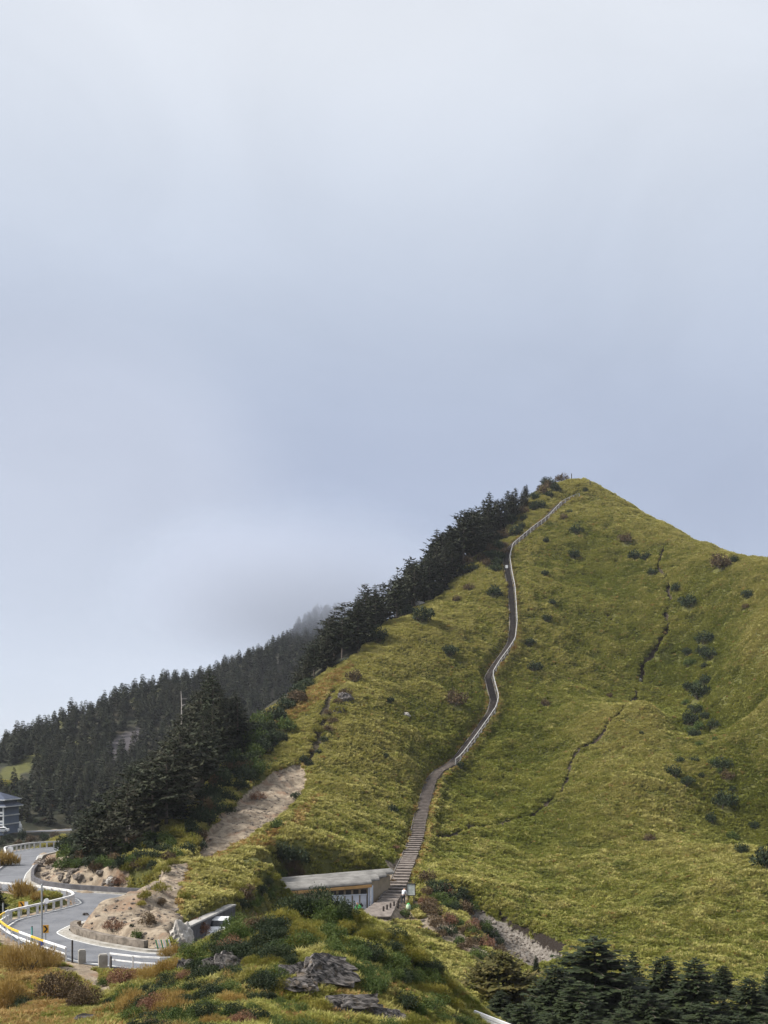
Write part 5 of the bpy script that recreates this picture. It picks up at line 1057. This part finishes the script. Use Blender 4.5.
# ------------------------------------------------------------------ two hikers at the stairs foot
def skin(name, J, E, rad, mat, parent, sub=1):
    me = bpy.data.meshes.new(name); me.from_pydata([Vector(v) for v in J], E, []); o = bpy.data.objects.new(name, me); C.objects.link(o)
    sk = o.modifiers.new('skin', 'SKIN'); sk.use_smooth_shade = True
    for v, r_ in zip(me.skin_vertices[0].data, rad): v.radius = (r_, r_) if not isinstance(r_, tuple) else r_
    me.skin_vertices[0].data[0].use_root = True; o.modifiers.new('sub', 'SUBSURF').levels = sub
    dg = bpy.context.evaluated_depsgraph_get(); m2 = bpy.data.meshes.new_from_object(o.evaluated_get(dg)); m2.materials.clear(); m2.materials.append(mat)
    bpy.data.objects.remove(o); return link(name, m2, parent)
M_skin = plain('skin', (.42, .26, .18), .6, .05)
def hiker(loc, rz, bend, jacket, trousers, label, packm):
    e = empty('person', loc, label, 'person', None, rz); S = math.sin(bend); K = math.cos(bend)
    up = lambda l: np.array([0, -S*l, K*l]); hip_ = np.array([0, 0, .93]); ch = hip_+up(.28); nk = hip_+up(.53); hd = nk+np.array([0, -.04-.1*S, .1]); tp = hd+np.array([0, -.02, .13])
    J = [hip_, ch, nk, hd, tp]; E = [(0, 1), (1, 2), (2, 3), (3, 4)]; rad = [(.15, .11), (.16, .12), .06, .095, .075]; 
    arms = []
    for sg in (-1, 1):
        sh_ = nk+np.array([sg*.19, 0, -.05]); el = sh_+np.array([sg*.06, -.05-.1*S, -.27]); wr = el+np.array([-sg*.05, -.17, -.17]); ha = wr+np.array([-sg*.01, -.07, -.05]); i = len(J); J += [sh_, el, wr, ha]; E += [(1 if False else 2, i), (i, i+1), (i+1, i+2), (i+2, i+3)]; rad += [.06, .045, .033, .035]; arms.append((sh_, el, wr, ha))
        for f_ in range(5):
            b = len(J); dx = (f_-2)*.018*sg; a0 = ha+np.array([dx, -.035 if f_ else -.005, -.01 if f_ else .01]); a1 = a0+np.array([dx*.5-(sg*.03 if f_ == 0 else 0), -.045, -.03]); J += [a0, a1]; E += [(i+3, b), (b, b+1)]; rad += [.011, .008]
        h0 = hip_+np.array([sg*.10, 0, -.07]); kn_ = np.array([sg*.11, -.05-.05*S+.06*sg, .49]); an = np.array([sg*.12, .03+.06*sg, .09]); to = an+np.array([sg*.02, -.16, -.05]); i = len(J); J += [h0, kn_, an, to]; E += [(0, i), (i, i+1), (i+1, i+2), (i+2, i+3)]; rad += [.092, .062, .045, .04]; arms.append((h0, kn_, an, to))
    skin('body', J, E, rad, M_skin, e)
    skin('jacket', [hip_-up(.05), ch, nk-up(.03)]+[v for k in (0, 2) for v in arms[k][:3]], [(0, 1), (1, 2), (2, 3), (3, 4), (4, 5), (2, 6), (6, 7), (7, 8)], [(.18, .145), (.19, .155), (.10, .09)]+[.085, .068, .056]*2, jacket, e)
    skin('trousers', [hip_]+[v for k in (1, 3) for v in arms[k][:3]], [(0, 1), (1, 2), (2, 3), (0, 4), (4, 5), (5, 6)], [(.17, .135)]+[.115, .085, .07]*2, trousers, e)
    skin('hair', [hd+np.array([0, .03, .05]), hd+np.array([0, .01, .13])], [(0, 1)], [.105, .09], M_black, e)
    skin('nose', [hd+np.array([0, -.10, .02]), hd+np.array([0, -.125, .0])], [(0, 1)], [.014, .012], M_skin, e)
    for sg in (-1, 1): skin('boot', [arms[1 if sg < 0 else 3][2]-np.array([0, 0, .03]), arms[1 if sg < 0 else 3][3]], [(0, 1)], [.065, .055], M_dark, e)
    if packm:
        bq = ch+np.array([0, .20*K+.05, .08+.12*S]); m_ = MB(); m_.box(bq, (.32, .2, .46), 0, Euler((bend, 0, 0)).to_matrix()); pk = m_.build('backpack', packm, e); bv = pk.modifiers.new('b', 'BEVEL'); bv.width = .06; bv.segments = 3
    return e
M_gj = plain('bright green jacket', (.05, .42, .13), .7, .15); M_wj = plain('white jacket', (.62, .64, .68), .7, .12); M_tr = plain('dark trousers', (.03, .032, .04), .85, .15)
X, Y = (361-HX)/F*106.5, 106.5; hiker((X, Y, hz(X, Y)), R(-50), .75, M_gj, M_tr, 'person in a bright green jacket bending forward by the pale doors', M_black)
X, Y = (403-HX)/F*112, 112.; hiker((X, Y, hz(X, Y)), R(150), .5, M_wj, M_tr, 'person in a white jacket stooping beside the notice board', None)
X, Y = (408.5-HX)/F*111.3, 111.3; z0 = hz(X, Y); e = empty('rucksack', (X, Y, z0), 'pale green rucksack on the ground beside the person in white', 'bag'); M_pg = plain('pale green cloth', (.40, .52, .36), .8, .15)
m_ = MB(); m_.tube([(0, 0, -.02), (0, 0, .1), (0, 0, .42), (0, 0, .58)], [.2, .26, .25, .12], 12); m_.build('sack', M_pg, e, True); m_ = MB(); m_.tube([(0, 0, .583), (0, -.02, .66)], [.16, .06], 10); m_.build('flap', M_gj, e, True); m_ = MB(); m_.tube([(-.1, .24, .1), (-.1, .31, .3), (-.1, .24, .5)], .02, 5); m_.tube([(.1, .24, .1), (.1, .31, .3), (.1, .24, .5)], .02, 5); m_.build('straps', M_dark, e)
EXPO = 2.5; SUNE = 1.45; SKYK = .175
def lin(*c): return tuple((v/255/12.92 if v <= 10 else ((v/255+.055)/1.055)**2.4) for v in c)
SKY = [(0., lin(196,205,222)), (.07, lin(186,196,214)), (.17, lin(171,181,202)), (.25, lin(172,182,203)), (.36, lin(190,200,217)), (.46, lin(212,220,232)), (.56, lin(230,235,242)), (.8, lin(236,239,243)), (1., lin(238,240,244))]
SKYWOB = .15
BLOBS = [((-.26,.95,.13), .965, lin(212,218,232), .6), ((-.34,.95,.05), .97, lin(210,217,230), .55), ((-.33,.95,.2), .97, lin(190,197,212), .45)]
HAZE = .00009; FOGD = .0105; FOGLOC = (-50, 690, 98); FOGSC = (145, 190, 56); FOGC = (.70, .77, .93)
# ------------------------------------------------------------------ air
def vol(name, mesh, col, dens, label=None, cat=None, build=None):
    t = NT(name); t.n.remove(t.b); pv = t.n.new('ShaderNodeVolumePrincipled'); pv.inputs['Color'].default_value = (*col, 1); pv.inputs['Density'].default_value = dens; pv.inputs['Anisotropy'].default_value = .1
    t.l.new(pv.outputs[0], t.n['Material Output'].inputs['Volume'])
    if build: build(t, pv)
    mesh.materials.append(t.m); o = link(name, mesh); tag(o, label, cat, kind='stuff'); return o
zmin = float(min(GZ.min(), -141))-1; ztop = 215.
if HAZE > 0: vol('haze', MB().box((0, 0, (zmin+ztop)/2), (5300, 5300, ztop-zmin)).mesh('haze', None), (.86, .90, 1.0), HAZE, 'thin mountain haze filling the air', 'haze')
def fogb(t, pv):
    ob = t.obj(); ln = t.n.new('ShaderNodeVectorMath'); ln.operation = 'LENGTH'; t.l.new(ob, ln.inputs[0])
    nz = t.noise(.012, None, 3, .55)
    d = t.math('SUBTRACT', 1.0, ln.outputs['Value']); d = t.math('ADD', d, t.math('MULTIPLY', t.math('SUBTRACT', nz, .5), .55))
    t.l.new(t.math('MULTIPLY', t.ramp(d, .02, .85), FOGD), pv.inputs['Density']); pv.inputs['Color'].default_value = (*FOGC, 1)
if FOGD > 0:
    bm = bmesh.new(); bmesh.ops.create_icosphere(bm, subdivisions=3, radius=1.25); me = bpy.data.meshes.new('fog_bank'); bm.to_mesh(me); bm.free()
    o = vol('fog_bank', me, (.9, .93, 1.0), 0, 'bank of cloud hiding the top of the far mountainside', 'cloud', fogb)
    o.location = FOGLOC; o.scale = FOGSC
# ------------------------------------------------------------------ sky and sun
w = bpy.data.worlds.new('World'); scene.world = w; w.use_nodes = True; nt = w.node_tree; N = nt.nodes; L = nt.links; bg = N['Background']
SUN_EL, SUN_AZ = 44., -98.     # azimuth from +Y, clockwise
sky = N.new('ShaderNodeTexSky'); sky.sky_type = 'NISHITA'; sky.sun_disc = False; sky.sun_elevation = R(SUN_EL); sky.sun_rotation = R(SUN_AZ); sky.altitude = 3000
tc = N.new('ShaderNodeTexCoord'); sp = N.new('ShaderNodeSeparateXYZ'); L.new(tc.outputs['Generated'], sp.inputs[0])
nz = N.new('ShaderNodeTexNoise'); nz.inputs['Scale'].default_value = 2.6; nz.inputs['Detail'].default_value = 4; nz.inputs['Roughness'].default_value = .45; L.new(tc.outputs['Generated'], nz.inputs['Vector'])
def M(op, a, b):
    m_ = N.new('ShaderNodeMath'); m_.operation = op
    for i, v in enumerate((a, b)):
        if isinstance(v, (int, float)): m_.inputs[i].default_value = v
        else: L.new(v, m_.inputs[i])
    return m_.outputs[0]
wv = M('ADD', sp.outputs['Z'], M('MULTIPLY', M('SUBTRACT', nz.outputs['Fac'], .5), SKYWOB))
cr = N.new('ShaderNodeValToRGB'); cr.color_ramp.interpolation = 'B_SPLINE'; L.new(wv, cr.inputs[0])
els = cr.color_ramp.elements
while len(els) > 1: els.remove(els[-1])
for i, (p, c) in enumerate(SKY):
    q = els[0] if i == 0 else els.new(p); q.position = p; q.color = (*c, 1)
def blob(direction, cosr, colr, col_in, amt):
    d = Vector(direction).normalized(); dp = N.new('ShaderNodeVectorMath'); dp.operation = 'DOT_PRODUCT'; L.new(tc.outputs['Generated'], dp.inputs[0]); dp.inputs[1].default_value = d
    mr = N.new('ShaderNodeMapRange'); mr.interpolation_type = 'SMOOTHERSTEP'; L.new(M('ADD', dp.outputs['Value'], M('MULTIPLY', M('SUBTRACT', nz.outputs['Fac'], .5), .02)), mr.inputs[0]); mr.inputs[1].default_value = cosr; mr.inputs[2].default_value = 1.; mr.inputs[4].default_value = amt
    mx = N.new('ShaderNodeMix'); mx.data_type = 'RGBA'; L.new(mr.outputs[0], mx.inputs[0]); L.new(col_in, mx.inputs[6]); mx.inputs[7].default_value = (*colr, 1); return mx.outputs[2]
col = cr.outputs[0]
for dr, cr_, cl, am in BLOBS: col = blob(dr, cr_, cl, col, am)
n3 = N.new('ShaderNodeTexNoise'); n3.inputs['Scale'].default_value = 3.4; n3.inputs['Detail'].default_value = 7; n3.inputs['Roughness'].default_value = .55; n3.inputs['Distortion'].default_value = .7
mp = N.new('ShaderNodeMapping'); L.new(tc.outputs['Generated'], mp.inputs[0]); mp.inputs['Scale'].default_value = (1, 1, 1.9); L.new(mp.outputs[0], n3.inputs['Vector'])
mr3 = N.new('ShaderNodeMapRange'); L.new(n3.outputs['Fac'], mr3.inputs[0]); mr3.inputs[1].default_value = .3; mr3.inputs[2].default_value = .7; mr3.inputs[3].default_value = .95; mr3.inputs[4].default_value = 1.04
vm = N.new('ShaderNodeVectorMath'); vm.operation = 'SCALE'; L.new(col, vm.inputs[0]); L.new(mr3.outputs[0], vm.inputs['Scale']); col = vm.outputs[0]
bg.inputs['Strength'].default_value = .1
b2 = N.new('ShaderNodeBackground'); L.new(col, b2.inputs[0]); b2.inputs[1].default_value = SKYK; L.new(sky.outputs[0], bg.inputs[0])
ms = N.new('ShaderNodeMixShader'); ms.inputs[0].default_value = .97; L.new(bg.outputs[0], ms.inputs[1]); L.new(b2.outputs[0], ms.inputs[2]); L.new(ms.outputs[0], N['World Output'].inputs[0])
sl = bpy.data.lights.new('sun', 'SUN'); sl.energy = SUNE; sl.angle = R(14); sl.color = (1, .95, .87); so_ = bpy.data.objects.new('sun', sl); C.objects.link(so_)
dv = Vector((math.sin(R(SUN_AZ))*math.cos(R(SUN_EL)), math.cos(R(SUN_AZ))*math.cos(R(SUN_EL)), math.sin(R(SUN_EL)))); so_.rotation_euler = (-dv).to_track_quat('-Z', 'Y').to_euler(); so_.location = dv*400
# ------------------------------------------------------------------ camera
cd = bpy.data.cameras.new('camera'); cam = bpy.data.objects.new('camera', cd); C.objects.link(cam); cam.location = (0, 0, 0); cam.rotation_euler = (R(90), 0, 0)
cd.sensor_fit = 'VERTICAL'; cd.sensor_height = 36; cd.sensor_width = 27; cd.lens = 36*F/1024; cd.shift_y = (HY-512)/1024; cd.clip_start = .5; cd.clip_end = 6000
scene.camera = cam
vs = scene.view_settings; vs.view_transform = 'Standard'; vs.look = 'None'; vs.gamma = 1; vs.exposure = EXPO
cy = scene.cycles; cy.use_denoising = True; cy.max_bounces = 5; cy.diffuse_bounces = 2; cy.glossy_bounces = 2; cy.transmission_bounces = 2; cy.volume_bounces = 0; cy.transparent_max_bounces = 8
cy.volume_step_rate = 2.; cy.volume_max_steps = 128; cy.caustics_reflective = False; cy.caustics_refractive = False
try: cy.denoiser = 'OPENIMAGEDENOISE'; cy.denoising_input_passes = 'RGB_ALBEDO_NORMAL'; cy.denoising_prefilter = 'ACCURATE'
except Exception: pass
